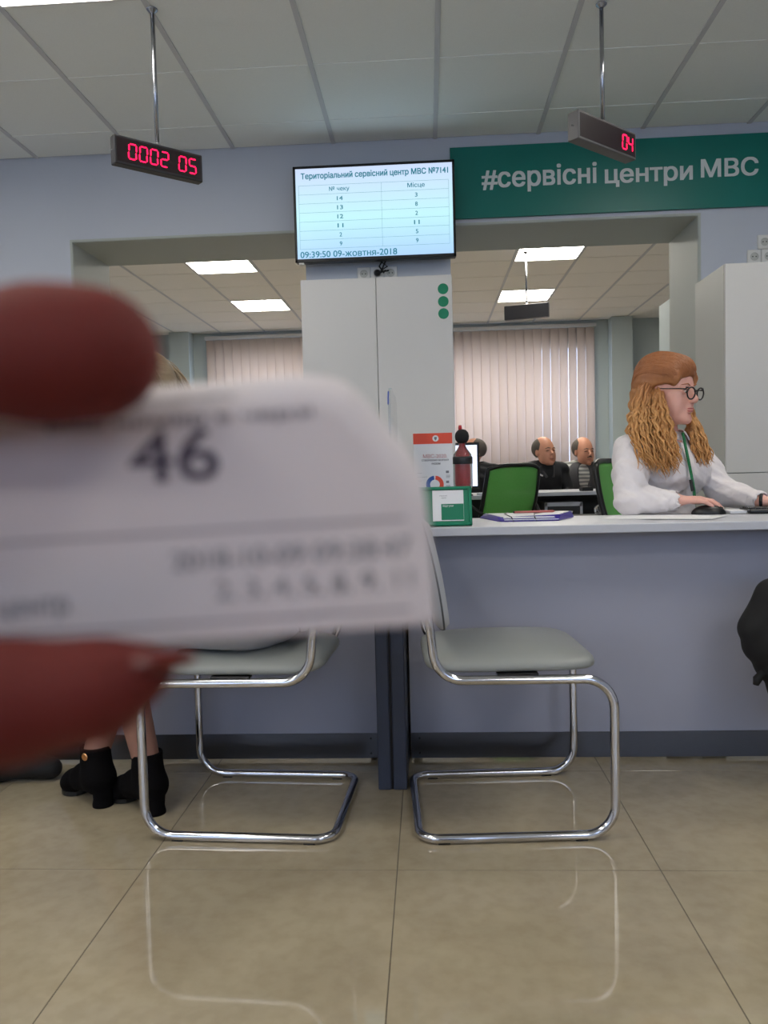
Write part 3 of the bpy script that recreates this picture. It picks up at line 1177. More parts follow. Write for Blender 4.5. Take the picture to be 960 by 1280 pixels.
def display(c, w, h, t, ang, digits, label, group, case='signbox', ptop=ZC, pr_=.009):
    r = empty('number_display', c, ang, label, 'display', group)
    MB().box((0, 0, 0), (w, t, h), .003).build('casing', case, r)
    MB().box((0, -t/2-.0006, 0), (w-.020, .002, h-.020)).build('window', 'signface', r)
    for ch, x in digits:
        g = MB()
        hh, ww, th = h*.52, h*.27, .0054
        z0 = -hh/2
        S = {'a': ((0, hh/2), 1), 'd': ((0, -hh/2), 1), 'g': ((0, 0), 1), 'f': ((-ww/2, hh/4), 0), 'b': ((ww/2, hh/4), 0),
             'e': ((-ww/2, -hh/4), 0), 'c': ((ww/2, -hh/4), 0)}
        for s in SEG[ch]:
            (px, pz), hor = S[s]
            L = (ww if hor else hh/2)-.004
            px += pz*.08
            q = th/2
            if hor:
                o = [(-L/2, 0), (-L/2+q, q), (L/2-q, q), (L/2, 0), (L/2-q, -q), (-L/2+q, -q)]
            else:
                o = [(0, -L/2), (q, -L/2+q), (q, L/2-q), (0, L/2), (-q, L/2-q), (-q, -L/2+q)]
            g.prism([(x+px+a, -t/2-.0017, pz+b) for a, b in o], (0, -.0008, 0))
        dgo = g.build('lit_digit', 'led', r)
        dgo['kind'] = 'stuff'
    p = MB()
    p.tube([(0, 0, h/2+.012), (0, 0, ptop-c[2]-.004)], pr_, 16)
    p.build('pole', 'pole', r, smooth=True)
    MB().lathe([(.014, 0), (.014, .006), (.009, .014), (.006, .016)], (0, 0, h/2), 16).build('pole_bracket', 'chrome', r)
    MB().lathe([(.009, 0), (.022, .012), (.024, .016)], (0, 0, ptop-c[2]-.016), 18).build('ceiling_rose', 'pole', r)
    for s in (-1,):
        MB().lathe([(.003, 0), (.003, .002)], seg=8).build('screw', 'chrome', r).matrix_local = \
            Matrix.Translation((-w/2, 0, 0)) @ Matrix.Rotation(-PI/2, 4, 'Y')
    return r


dg = [('0', -.118), ('0', -.072), ('0', -.026), ('2', .020), ('0', .100), ('5', .146)]
display((-1.100, 3.34, 2.252), .386, .115, .042, .735, dg, 'black hanging display reading 0002 05 in red digits', 'hanging number displays')
display((.775, 3.49, 2.316), .405, .115, .055, .735, [('0', .116), ('4', .158)], 'grey hanging display reading 04 in red digits, before the green banner', 'hanging number displays', 'signbox2')
display((.925, 7.3, 2.336), .40, .125, .05, PI-.3, [], 'dark back of a hanging display beyond the right opening', 'hanging number displays')

# ================================================================== ON THE COUNTER
fr = empty('card_stand', (.03, 2.46, .75), 0, 'green frame with a white card standing at the counter edge beside the ticket', 'card stand')
lean = Matrix.Rotation(math.radians(-14), 3, 'X')


def fp(x, z, y=0):
    v = lean @ Vector((x, y, z))
    return (v.x, v.y-.035, v.z)


MB().box(fp(0, .062), (.205, .010, .122), .002, lean).build('board', 'greenframe', fr)
g = MB()
for (x, z, sx, sz) in ((-.0975, .062, .01, .122), (.0975, .062, .01, .122), (0, .118, .205, .010), (0, .006, .205, .010)):
    g.box(fp(x, z, -.004), (sx, .014, sz), .002, lean)
g.build('rim', 'greenframe', fr)
MB().box(fp(.030, .064, -.0055), (.095, .0012, .096), 0, lean).build('card', 'paper', fr)
MB().box(fp(.043, .044, -.0064), (.068, .0008, .050), .0, lean).build('card_panel', 'greenframe', fr)
R3 = np.array(lean)
o3 = np.array(fr.location)


def ftext(s, nm, m, x, z, wd):
    text(s, nm, m, fr, np.array(fp(x, z, -.007))+o3, (1, 0, 0), R3 @ np.array([0, 0, 1.0]), wd, None, .0003, .004)


ftext('Відгуки', 'card_lettering', 'paper', .014, .058, .032)
ftext('Сервісний', 'card_lettering', 'greyink', .004, .092, .024)
ftext('центр', 'card_lettering', 'greyink', .010, .085, .015)
MB().prism([fp(-.02, .09, .006), fp(.02, .09, .006), (.02, .055, .0), (-.02, .055, .0)], (0, .002, 0)).build('prop', 'greenframe', fr)

# leaflet holder
BY = 2.70
bl, br_ = at(517, 560, BY)[0], at(565.5, 560, BY)[0]
zt = at(540, 541.5, BY)[2]
bx = empty('leaflet_stand', ((bl+br_)/2, BY, .75), 0, 'white leaflet stand with orange-red header and coloured ring, before grey cabinet', 'leaflet')
MB().bb((bl, BY, .75), (br_, BY+.03, zt), .001).build('box', 'paper', bx, True)
W_ = br_-bl
MB().bb((bl-.001, BY-.001, zt-.036), (br_, BY, zt)).build('header_band', 'redorange', bx, True)
o = MB().lathe([(.0105, 0), (.0105, .0006)], seg=20).build('emblem', 'paper', bx)
o.matrix_local = Matrix.Translation(Vector((bl+W_*.57, BY-.0012, zt-.018))-bx.location) @ Matrix.Rotation(PI/2, 4, 'X')
em = MB()
cx, cz = bl+W_*.57, zt-.018
em.prism([(cx-.0045, BY-.0019, cz+.005), (cx+.0045, BY-.0019, cz+.005), (cx+.004, BY-.0019, cz-.002), (cx, BY-.0019, cz-.007), (cx-.004, BY-.0019, cz-.002)], (0, -.0003, 0))
em.build('emblem_shield', 'greyink', bx, True)


def btext(s, m, u, z, wd, bold=0):
    text(s, 'lettering', m, bx, (bl+W_*u, BY-.0004, z), (1, 0, 0), (0, 0, 1), W_*wd, None, .0004, bold)


btext('МВС-2020.', 'lips', .24, zt-.084, .62)
btext('СТВОРЮЄМО БЕЗПЕКУ', 'inkd', .20, zt-.0945, .70, .02)
btext('РАЗОМ', 'inkd', .46, zt-.1065, .22, .02)
for z, u in ((.156, .84), (.184, .84)):
    btext('▪', 'inkd', u, zt-z+.012, .07) if False else None
rc = (bl+W_*.53, zt-.174)
for a0, a1, m in ((95, 208, 'blue'), (-28, 85, 'redorange'), (213, 327, 'tealp')):
    q = MB()
    n = 14
    o1 = [(rc[0]+.0300*math.cos(math.radians(a0+(a1-a0)*k/n)), BY-.0003, rc[1]+.0300*math.sin(math.radians(a0+(a1-a0)*k/n))) for k in range(n+1)]
    o2 = [(rc[0]+.0165*math.cos(math.radians(a0+(a1-a0)*k/n)), BY-.0003, rc[1]+.0165*math.sin(math.radians(a0+(a1-a0)*k/n))) for k in range(n, -1, -1)]
    for k in range(n):
        q.prism([o1[k], o1[k+1], o2[n-k-1], o2[n-k]], (0, -.0006, 0))
    q.build('ring_segment', m, bx, True)
ic = MB()
for z in (.136, .170):
    for k, (wd, hh) in enumerate(((.010, .008), (.014, .0012), (.014, .0012), (.012, .0012))):
        zz = zt-z-k*.004-(0 if k == 0 else .004)
        ic.bb((bl+W_*.82, BY-.0007, zz), (bl+W_*.82+wd, BY-.0001, zz+hh))
for k in range(3):
    ic.bb((bl+W_*.08, BY-.0007, zt-.135-k*.013), (bl+W_*(.34 if k == 1 else .2), BY-.0001, zt-.134-k*.013))
ic.build('small_print', 'greyink', bx, True)

# bottle with red liquid
bp_ = at(579, 620, 2.76)
bt = empty('bottle', (bp_[0], 2.76, .75), 0, 'red bottle with black round stopper and black band, beside leaflet stand', 'bottle')
MB().lathe([(.020, 0), (.024, .005), (.024, .03), (.020, .045), (.014, .06), (.014, .085)], seg=20).build('foot', 'black', bt, smooth=True)
MB().lathe([(.014, .083), (.030, .10), (.034, .12), (.034, .20), (.031, .225), (.018, .243), (.0115, .255), (.011, .272)], seg=28).build('glass_body', 'clear', bt, smooth=True)
MB().lathe([(.008, .086), (.017, .10), (.021, .125), (.021, .20), (.019, .225), (.012, .24), (.0085, .255), (.0085, .27)], seg=24).build('red_filling', 'red', bt, smooth=True)
MB().lathe([(.0345, .192), (.0350, .194), (.0350, .214), (.0335, .217)], seg=28).build('label_band', 'black', bt, smooth=True)
MB().lathe([(.004, .262), (.016, .266), (.023, .276), (.0245, .288), (.022, .300), (.014, .309), (.004, .312)], seg=24).build('stopper', 'blackm', bt, smooth=True)
MB().lathe([(.006, .308), (.0065, .318), (.005, .326)], (-.006, 0, 0), 14).build('tip', 'red', bt, smooth=True)

# purple folder
A, B_, C_, D_ = [np.array(q) for q in ((.233, 2.575, .7505), (.418, 2.572, .7505), (.484, 2.77, .7505), (.18, 2.80, .7505))]
fo = empty('folder', (.33, 2.68, .75), 0, 'purple elastic folder stuffed with white papers lying on the counter', 'folder')


def quad(a, b, c, d, z0, z1):
    return [np.array([q[0], q[1], .75+z]) for q, z in zip((a, b, c, d), (z0, z0, z1, z1))]


q = MB().prism(quad(A, B_, C_, D_, .0005, .0005), (0, 0, .0015)).build('back_cover', 'purple', fo, True)
ctr = (A+B_+C_+D_)/4
for k in range(5):
    j = rng.normal(size=4)*.004
    qd = [ctr+(p-ctr)*(.95-.02*k)+np.array([j[0], j[1], 0]) for p in (A, B_, C_, D_)]
    MB().prism([np.array([p[0], p[1], .7525+.0024*k+(.003 if i > 1 else 0)]) for i, p in enumerate(qd)], (0, 0, .0022)).build('paper_sheet', 'paper', fo, True)
fl1 = MB()
fl1.prism([A+[0, 0, .002], B_+[0, 0, .002], B_+[.012, .03, .018], A+[-.01, .03, .012]], (0, 0, .0012))
fl1.prism([B_+[0, 0, .001], C_+[.012, -.03, .001], C_+[.006, -.005, .020], B_+[.008, .02, .018]], (.0, 0, .0014))
fl1.prism([A+[0, 0, .001], D_+[.0, 0, .001], D_+[.02, 0, .016], A+[.004, .02, .012]], (0, 0, .0014))
fl1.build('front_flap', 'purple', fo, True)
el = MB()
for t in (.22, .62):
    a = A+(B_-A)*t
    c = D_+(C_-D_)*(t+.1)
    el.tube([a+[0, 0, .0], a+[-.006, .01, .014], (a+c)/2+[-.02, 0, .020], c+[0, 0, .018]], .0018, 6)
el.build('elastic', 'black', fo, True)
pn = empty('pen', (.36, 2.70, .774), 0, 'brown pen lying on the papers of the purple folder', 'pen')
MB().tube([(-.07, 0, 0), (.06, .012, 0), (.068, .0125, 0)], [.004, .004, .001], 8).build('barrel', 'lips', pn, smooth=True)
MB().tube([(-.075, -.0005, 0), (-.07, 0, 0)], [.003, .004], 8).build('cap', 'black', pn)

# loose papers, tablet, mouse, keyboard
for k, (pts2, lab) in enumerate((
        (((.56, 2.62), (.80, 2.50), (.90, 2.70), (.66, 2.80)), 'white sheets lying loose under the clerk\'s forearm'),
        (((.66, 2.54), (.86, 2.46), (.955, 2.60), (.74, 2.70)), 'white sheet nearest the counter edge before the clerk\'s mouse'))):
    c = np.mean(pts2, 0)
    o = MB().prism([(x-c[0], y-c[1], .0005+.0016*k) for i, (x, y) in enumerate(pts2)], (0, 0, .0008)).build('paper_sheet', 'paper')
    o.location = (c[0], c[1], .75)
    tag(o, lab, 'paper', 'papers on the right counter')
nb = empty('notebook', (1.075, 2.765, .75), -.05, 'white notebook lying behind black mouse on the counter', 'notebook')
MB().box((0, 0, .006), (.12, .09, .008), .001).build('pages', 'paper', nb)
MB().box((0, 0, .0105), (.124, .094, .0015), .0005).build('cover', 'paper', nb)
kb = empty('keyboard', (1.22, 2.74, .75), -.1, 'black keyboard under the clerk\'s left hand at the right edge', 'keyboard')
MB().box((0, 0, .009), (.30, .125, .014), .004).build('base', 'black', kb)
kk = MB().box((0, 0, .018), (.015, .015, .005), .001).mesh()
for i in range(16):
    for j in range(5):
        o = link('key', kk, 'black', kb)
        o.location = (-.135+.018*i, -.04+.02*j, 0)
mo = empty('mouse', (.948, 2.742, .75), -.3, 'black computer mouse under the clerk\'s right hand', 'mouse')
S_ = SDF((-.07, -.045, -.005), (.07, .045, .045), .002)
S_.ell((0, 0, .002), (.055, .031, .030)).cut((0, 0, -1), (0, 0, 0))
link('shell', S_.mesh(), 'black', mo, smooth=True)
MB().tube([(.035, 0, .024), (.045, 0, .019)], .0035, 10).build('wheel', 'blackm', mo)


# ================================================================== OFFICE CHAIRS
def office_chair(loc, rz, label):
    """local -y is the back of the chair, seat faces +y"""
    r = empty('office_chair', loc, rz, label, 'chair', 'green mesh office chairs')
    # seat
    S = SDF((-.27, -.27, .38), (.27, .27, .52), .008)
    S.ell((0, 0, .45), (.245, .24, .045), k=.01)
    link('seat', S.mesh(), 'mesh', r, smooth=True)
    n, m = 12, 16

    def bp2(u, v):
        wv = .225*(1-.18*max(0, -v)**2-.05*max(0, v)**3)
        return Vector((wv*u, -.19-.12*(v+1)/2-.02*math.sin((v+1)*PI/2.2)+.045*u*u, .71+.235*v*(1-.10*u**4)))
    V, Fc = [], []
    for i in range(n+1):
        for j in range(m+1):
            V.append(bp2(i/n*2-1, j/m*2-1))
    for i in range(n):
        for j in range(m):
            a = i*(m+1)+j
            Fc.append((a, a+m+1, a+m+2, a+1))
    me = pymesh(V, Fc)
    o = link('mesh_back', me, 'mesh', r, smooth=True)
    sm = o.modifiers.new('s', 'SOLIDIFY')
    sm.thickness = .006
    ring = [(i/n*2-1, -1) for i in range(n)]+[(1, j/m*2-1) for j in range(m)]+[(i/n*2-1, 1) for i in range(n, 0, -1)]+[(-1, j/m*2-1) for j in range(m, 0, -1)]
    MB().tube([bp2(*q) for q in ring], .013, 8, closed=True).build('back_frame', 'black', r, smooth=True)
    MB().tube([(0, -.06, .40), (0, -.25, .42), (0, -.265, .50), (0, -.27, .62)], [.02, .022, .02, .014], 8).build('back_stem', 'black', r, smooth=True)
    for s in (-1, 1):
        a = MB()
        a.tube(fillet([(s*.20, .02, .42), (s*.29, .02, .44), (s*.30, .02, .69), (s*.27, .14, .705), (s*.28, -.16, .705), (s*.24, -.25, .64)], .03, 4), .013, 8)
        a.build('armrest', 'black', r, smooth=True)
    MB().lathe([(.025, .10), (.025, .28), (.015, .29), (.015, .42)], seg=12).build('gas_lift', 'chrome', r)
    for k in range(5):
        t = 2*PI*k/5+.3
        lg = MB().tube([(0, 0, .11), (.28*math.cos(t), .28*math.sin(t), .07)], [.026, .015], 8).build('leg', 'black', r)
        MB().lathe([(.026, -.012), (.028, -.008), (.028, .008), (.026, .012)], seg=12).build('caster', 'black', lg).matrix_local = \
            Matrix.Translation((.28*math.cos(t), .28*math.sin(t), .03)) @ Matrix.Rotation(PI/2, 4, 'X')
    return r


oc = office_chair((.37, 5.2, 0), math.radians(38), 'green mesh office chair standing empty between the men and the counter')
c2 = copy_tree(oc)
c2.location = (1.05, 3.38, 0)
c2.rotation_euler = (0, 0, math.radians(-128))
tag(c2, 'green mesh office chair with black frame, half hidden behind the clerk', 'chair', 'green mesh office chairs')

# ================================================================== FAR DESKS
def desk(x0, x1, y0, y1, z, label):
    r = empty('desk', ((x0+x1)/2, (y0+y1)/2, 0), 0, label, 'desk', 'pale desks in the far room')
    MB().bb((x0, y0, z-.028), (x1, y1, z), .002).build('tabletop', 'ctop', r, True)
    for x in (x0+.03, x1-.03):
        for y in (y0+.05, y1-.05):
            MB().bb((x-.02, y-.02, 0), (x+.02, y+.02, z-.028)).build('leg', 'ctop', r, True)
    MB().bb((x0+.05, y1-.12, .30), (x1-.05, y1-.10, z-.028)).build('modesty_panel', 'drawer', r, True)
    return r


desk(-.9, .545, 5.72, 6.5, .735, 'pale far-room desk with the lit monitor, left of the green chair')
desk(.56, 1.74, 5.98, 6.68, .74, 'pale far-room desk in front of the two men at right')
pd = empty('drawer_pedestal', (.90, 6.02, 0), 0, 'dark drawer pedestal with white rim under the far desk', 'pedestal')
pd.location = (1.02, 6.26, 0)
MB().box((0, 0, .33), (.26, .40, .66), .003).build('body', 'drawer', pd)
f = MB()
for (p, s) in (((0, -.205, .645), (.28, .012, .03)), ((-.132, -.205, .33), (.02, .012, .65)), ((.132, -.205, .33), (.02, .012, .65))):
    f.box(p, s)
f.build('rim', 'ctop', pd)
for z in (.15, .32, .48):
    d = MB().box((0, -.205, z), (.24, .014, .15), .002).build('drawer', 'drawer', pd)
    MB().box((0, -.217, z+.03), (.12, .01, .01), .002).build('handle', 'pole', d)
mn = empty('monitor', (.245, 5.85, .735), 0, 'black monitor with lit white screen on the far desk behind bottle', 'monitor')
MB().box((0, 0, .215), (.27, .03, .345), .004).build('casing', 'black', mn)
MB().box((0, -.0155, .218), (.235, .002, .30)).build('screen', 'monscreen', mn)
MB().box((0, .02, .06), (.04, .02, .12)).build('stand', 'black', mn)
MB().box((0, .0, .005), (.16, .14, .010), .003).build('foot', 'black', mn)
for (x, y, lab, nm, m, s, ct) in ((.42, 5.80, 'small white stack of papers beside the far monitor', 'paper_stack', 'paper', (.10, .12, .018), 'papers'),
                          (.47, 5.95, 'black stapler on the far desk by the first man', 'stapler', 'black', (.09, .03, .03), 'stapler'),
                          (1.20, 6.1, 'small black box on the desk before the middle man', 'desk_box', 'black', (.09, .06, .03), 'box')):
    z = .735 if x < .55 else .74
    o = MB().box((0, 0, s[2]/2), s, .004).build(nm, m)
    o.location = (x, y, z)
    o.rotation_euler = (0, 0, .3)
    tag(o, lab, ct)
# white dish and clear bags on a low shelf under the far desk
ds = empty('low_cabinet', (1.35, 5.72, 0), 0, 'low grey cabinet under the far desk carrying a dish and bags', 'cabinet')
ds.location = (1.18, 5.72, 0)
MB().box((0, 0, .29), (.72, .26, .58), .004).build('body', 'drawer', ds)
o = MB().lathe([(.05, 0), (.075, .01), (.085, .03), (.082, .03), (.07, .014), (.01, .012)], seg=24).build('dish', 'white', smooth=True)
o.location = (.94, 5.70, .58)
tag(o, 'round white dish under the far desk, right of the green chair', 'dish')
S_ = SDF((-.13, -.10, -.005), (.13, .10, .11), .006)
for k in range(7):
    S_.ell((rng.uniform(-.07, .07), rng.uniform(-.04, .04), rng.uniform(.025, .05)), (rng.uniform(.03, .05), rng.uniform(.03, .05), rng.uniform(.02, .045)), k=.004)
S_.cut((0, 0, -1), (0, 0, 0))
o = S_.build('plastic_bag', 'clear')
o.location = (1.28, 5.70, .58)
tag(o, 'crumpled clear plastic bag under the far desk at right', 'bag')

# ================================================================== PEOPLE
def V3(*a):
    return np.array(a, float)


def head_frame(A, pitch=0, tilt=0):
    f = V3(math.cos(A)*math.cos(pitch), math.sin(A)*math.cos(pitch), -math.sin(pitch))
    l = np.cross(V3(0, 0, 1), f)
    l /= np.linalg.norm(l)
    u = np.cross(f, l)
    return np.stack([f, l, u], 1)      # columns: forward, left, up


def add_head(S, c, R, s=1.0, female=False):
    P = lambda x, y, z: c+R @ (V3(x, y, z)*s)
    e = lambda p, r, k=.012, sub=False: S.ell(P(*p), V3(*r)*s, R, k, sub)
    e((-.018, 0, .038), (.094, .074, .090), .02)
    e((.028, 0, -.012), (.062, .062, .085), .03)
    e((.040, 0, -.062), (.046, .047, .046), .02)
    for q in (-1, 1):
        e((.046, q*.036, -.030), (.034, .026, .034), .02)            # cheeks
        e((.030, q*.044, -.062), (.040, .018, .030), .02)            # jaw
        e((.086, q*.031, .004), (.014, .019, .011), .014, True)      # eye sockets
        e((-.004, q*.073, -.004), (.018, .009, .030), .005)          # ears
        e((.000, q*.082, -.004), (.009, .006, .017), .004, True)
        e((.070, q*.031, .004), (.017, .016, .013), .004)            # eye balls under lids
        S.cap(P(.077, q*.012, .021), P(.066, q*.046, .020), .007*s, .006*s, .012)
        e((.100, q*.010, -.029), (.010, .007, .007), .006)           # nostril wings
    e((.078, 0, -.096), (.020, .021, .016), .016)                    # chin
    S.cap(P(.083, 0, .014), P(.108, 0, -.021), .007*s, .0105*s, .010)
    e((.086, 0, -.046), (.012, .018, .010), .010)
    e((.0925, 0, -.0565), (.0095, .0195, .0045), .004)               # lips
    e((.0910, 0, -.0650), (.0095, .0170, .0055), .004)
    e((.083, 0, -.076), (.010, .014, .006), .006, True)
    return P


def add_hand(S, W, f, u, side, curl=.5, s=1.0, spread=.10, thumb_in=.5):
    """W wrist point, f towards the fingers, u back of the hand, side = direction of the thumb"""
    f = f/np.linalg.norm(f)
    u = u-f*(u@f)
    u /= np.linalg.norm(u)
    t = side-f*(side@f)-u*(side@u)
    t /= np.linalg.norm(t)
    kn = []
    tips = []
    for i, (o, L0) in enumerate(((.027, .086), (.009, .090), (-.010, .085), (-.027, .076))):
        K = W+f*L0*s+t*o*s+u*(.004 if i in (1, 2) else 0)*s
        S.cap(W+t*o*.55*s+f*.006*s, K, .0145*s, .0100*s, .012)
        kn.append(K)
        d = f+t*(o*spread/.02)*.5
        d /= np.linalg.norm(d)
        Ls = V3(.042, .026, .021)*(1, 1.08, 1.0, .80)[i]*s
        p = K
        a = 0
        for j, L in enumerate(Ls):
            a += curl*(.45, .65, .45)[j]
            q = p+(d*math.cos(a)-u*math.sin(a))*L
            S.cap(p, q, (.0088, .0080, .0073)[j]*s, (.0080, .0073, .0066)[j]*s, .003)
            p = q
        tips.append((p, d*math.cos(a)-u*math.sin(a), d*math.sin(a)+u*math.cos(a)))
    p = W+f*.018*s+t*.020*s-u*.004*s
    q = p+(f*.62+t*.75-u*.3*thumb_in)*.040*s
    S.cap(p, q, .0145*s, .0105*s, .010)
    q2 = q+(f*.90+t*.32-u*.4*thumb_in)*.031*s
    S.cap(q, q2, .0105*s, .0095*s, .004)
    q3 = q2+(f*.96+t*.1-u*.35*thumb_in)*.025*s
    S.cap(q2, q3, .0095*s, .0080*s, .004)
    tips.append((q3, f, u))
    return tips


def lerp(a, b, t):
    return a+(b-a)*t


# ---------------------------------------------------------------- the clerk
cl = empty('person', (.87, 3.08, 0), 0, 'red-haired woman clerk in glasses and white shirt working at the counter', 'person')
HA = math.radians(-46)
HR = head_frame(HA, math.radians(7))
HC = V3(.872, 2.925, 1.182)
NB = V3(.868, 2.985, 1.035)
TA = math.radians(-46)
TR = head_frame(TA)
tf, tl = TR[:, 0], TR[:, 1]
SR, SL = V3(.725, 2.875, .975), V3(1.005, 3.105, .975)
ER, WR = V3(.700, 2.80, .802), V3(.850, 2.772, .798)
EL, WL = V3(1.085, 2.99, .815), V3(1.155, 2.82, .785)
CHS = V3(.868, 3.005, .90)
PEL = V3(.850, 3.10, .53)
S = SDF((.58, 2.62, .40), (1.36, 3.32, 1.36), .0032)
S.ell(CHS, (.105, .165, .15), TR, .03).ell(lerp(CHS, PEL, .5), (.10, .135, .16), TR, .03).ell(PEL, (.13, .17, .11), TR, .03)
S.cap(SR+[.03, .02, -.01], SL-[.03, .02, .01], .05, .05, .03)
S.chain([SR, ER, WR], [.046, .038, .024], .01).chain([SL, EL, WL], [.046, .038, .024], .01)
S.cap(NB-[0, 0, .03], HC+HR @ V3(-.02, 0, -.06), .054, .050, .02)
hp = add_head(S, HC, HR, .98, True)
S.ell(hp(.045, .0, -.088), V3(.040, .040, .022), HR, .02)
tR = add_hand(S, WR, V3(.99, -.20, .02), V3(0, -.1, 1), V3(.15, 1, .0), .55, .86, .06)
tL = add_hand(S, WL, V3(.95, -.35, -.02), V3(0, 0, 1), V3(-.2, 1, 0), .45, .86, .12)
S.build('body', 'skin', cl)
# face details
for q in (-1, 1):
    p = hp(.0775, q*.031, .004)
    ey = SDF(p-.025, p+.025, .0012)
    ey.ell(p, V3(.0105, .0105, .0065), HR)
    ey.build('eye', 'eyewhite', cl)
    p2 = hp(.0865, q*.030, .003)
    ir = SDF(p2-.01, p2+.01, .0008)
    ir.ell(p2, V3(.0035, .0052, .0052), HR)
    ir.build('iris', 'iris', cl)
    MB().tube([hp(.0885, q*.012, .026), hp(.0885, q*.028, .032), hp(.074, q*.048, .027)], [.0018, .0024, .0010], 6).build('eyebrow', 'hair1t', cl, True)
    MB().tube([hp(.0885, q*.018, .0075), hp(.0890, q*.031, .0125), hp(.0795, q*.045, .006)], [.0008, .0013, .0010], 6).build('eyelash', 'black', cl, True)
lp = SDF(hp(.09, 0, -.06)-.035, hp(.09, 0, -.06)+.035, .001)
lp.ell(hp(.0935, 0, -.0560), V3(.0085, .0190, .0040)*1.0, HR, .002).ell(hp(.0920, 0, -.0640), V3(.0088, .0165, .0050), HR, .002)
lp.build('lips', 'lips', cl)
# glasses
gl = MB()
for q in (-1, 1):
    ring = []
    for k in range(24):
        t = 2*PI*k/24
        y = .0325*q+.0245*math.cos(t)*(1 if math.sin(t) < 0 else 1.06)
        z = -.002+.0215*math.sin(t)*(1 if math.sin(t) > 0 else .95)
        ring.append(hp(.108-.10*abs(y)**1.25, y, z))
    gl.tube(ring, .0026, 8, closed=True)
    gl.tube([hp(.100, q*.056, .012), hp(.085, q*.070, .012), hp(.01, q*.079, .010), hp(-.012, q*.079, -.004)], [.0028, .0022, .0016, .0014], 8)
    gl.tube([hp(.1025, q*.044, .018), hp(.1005, q*.060, .017)], [.0022, .003], 8)
gl.tube([hp(.105, -.009, .004), hp(.110, 0, .008), hp(.105, .009, .004)], .0018, 8)
gl.build('glasses', 'black', cl, True, smooth=True)
# nails
for j, (p, d, n) in enumerate(tR+tL):
    if j in (4, 9):
        continue
    o = SDF(p-.012, p+.012, .0009)
    Rn = np.stack([d, np.cross(n, d), n], 1)
    o.ell(p+n*.0042-d*.001, V3(.0062, .0044, .0024), Rn)
    o.build('fingernail', 'nailp', cl)
# shirt
S = SDF((.58, 2.64, .42), (1.30, 3.32, 1.10), .0038)
S.ell(CHS, (.122, .178, .155), TR, .03)
S.ell(CHS+tf*.075+tl*.062+[0, 0, -.005], (.075, .078, .075), TR, .03)
S.ell(CHS+tf*.075-tl*.062+[0, 0, -.005], (.075, .078, .075), TR, .03)
S.ell(lerp(CHS, PEL, .45)+tf*.012, (.118, .150, .17), TR, .03)
S.ell(PEL+[0, 0, .05], (.145, .182, .13), TR, .04)
S.cap(SR+[.045, .035, .0], NB+[0, .01, -.03], .052, .060, .02).cap(SL-[.045, .035, .0], NB+[0, .01, -.03], .052, .060, .02)
S.cap(SR, lerp(SR, ER, .5), .062, .060, .02).cap(lerp(SR, ER, .5), ER, .060, .050, .01).cap(ER, lerp(ER, WR, .72), .052, .040, .012).cap(lerp(ER, WR, .72), lerp(ER, WR, .95), .034, .034, .003)
S.cap(SL, lerp(SL, EL, .5), .062, .058, .02).cap(lerp(SL, EL, .5), EL, .058, .050, .01).cap(EL, lerp(EL, WL, .72), .050, .038, .012).cap(lerp(EL, WL, .72), lerp(EL, WL, .92), .033, .033, .003)
ag = lambda X, Y, Z: (.0022*np.sin(60*(Z*1.2+X*.5)+6*np.sin(18*Y+9*X))
                      - .0085*np.maximum(0, np.abs(np.sin(34*(Z-.75*X)+3.2*np.sin(11*X+9*Y)+2*np.sin(17*Z)))-.62)*(.4+.6*np.sin(23*X+13*Y+9*Z)**2)
                      - .0060*np.maximum(0, np.abs(np.sin(52*(Z*.6+X+.5*Y)+4*np.sin(13*Z-8*Y)))-.70))
S.ripple(ag)
# neck hole and cuffs, V opening
S.cap(NB-[0, 0, .02]+tf*.01, NB+[0, 0, .10]+tf*.02, .056, .075, .004, True)
S.cap(NB-[0, 0, .03]+tf*.055, NB+[0, 0, .05]+tf*.075, .022, .05, .006, True)
S.cap(lerp(ER, WR, .97), lerp(ER, WR, 1.2), .030, .030, .001, True)
S.cap(lerp(EL, WL, .94), lerp(EL, WL, 1.2), .029, .029, .001, True)
S.build('shirt', 'shirt', cl)
for (a, b, t0, r_) in ((ER, WR, .80, .0355), (EL, WL, .78, .0345)):
    MB().tube([lerp(a, b, t0+k*.045) for k in range(5)], [r_-.001, r_, r_+.0005, r_, r_-.004], 24).build('cuff', 'shirt', cl, True, smooth=True)
# collar: two folded wings
for q in (-1, 1):
    P = []
    for k in range(9):
        t = k/8*PI*.92
        c0 = NB+[0, 0, .012]+tf*(-.055*math.cos(t)+.018)+tl*(q*.058*math.sin(t))
        P.append(c0)
    cm = bmesh.new()
    rows_ = []
    for k, p in enumerate(P):
        t = k/8
        out = (p-NB)
        out[2] = 0
        out /= np.linalg.norm(out)
        top = p+[0, 0, .022-.030*t]
        low = p+out*(.014+.008*t)+[0, 0, -.012-.028*t]-tf*0
        rows_.append([cm.verts.new(top), cm.verts.new(p+out*.007+[0, 0, .018-.032*t]), cm.verts.new(low)])
    for a, b in zip(rows_, rows_[1:]):
        for k in (0, 1):
            cm.faces.new((a[k], a[k+1], b[k+1], b[k]))
    me = bpy.data.meshes.new('collar')
    cm.to_mesh(me)
    cm.free()
    o = link('collar', me, 'shirt', cl, True, smooth=True)
    sm = o.modifiers.new('s', 'SOLIDIFY')
    sm.thickness = .003
# lanyard
def chest_point(s, t):
    """point on the shirt front: s sideways, t down from the neck"""
    return s, t


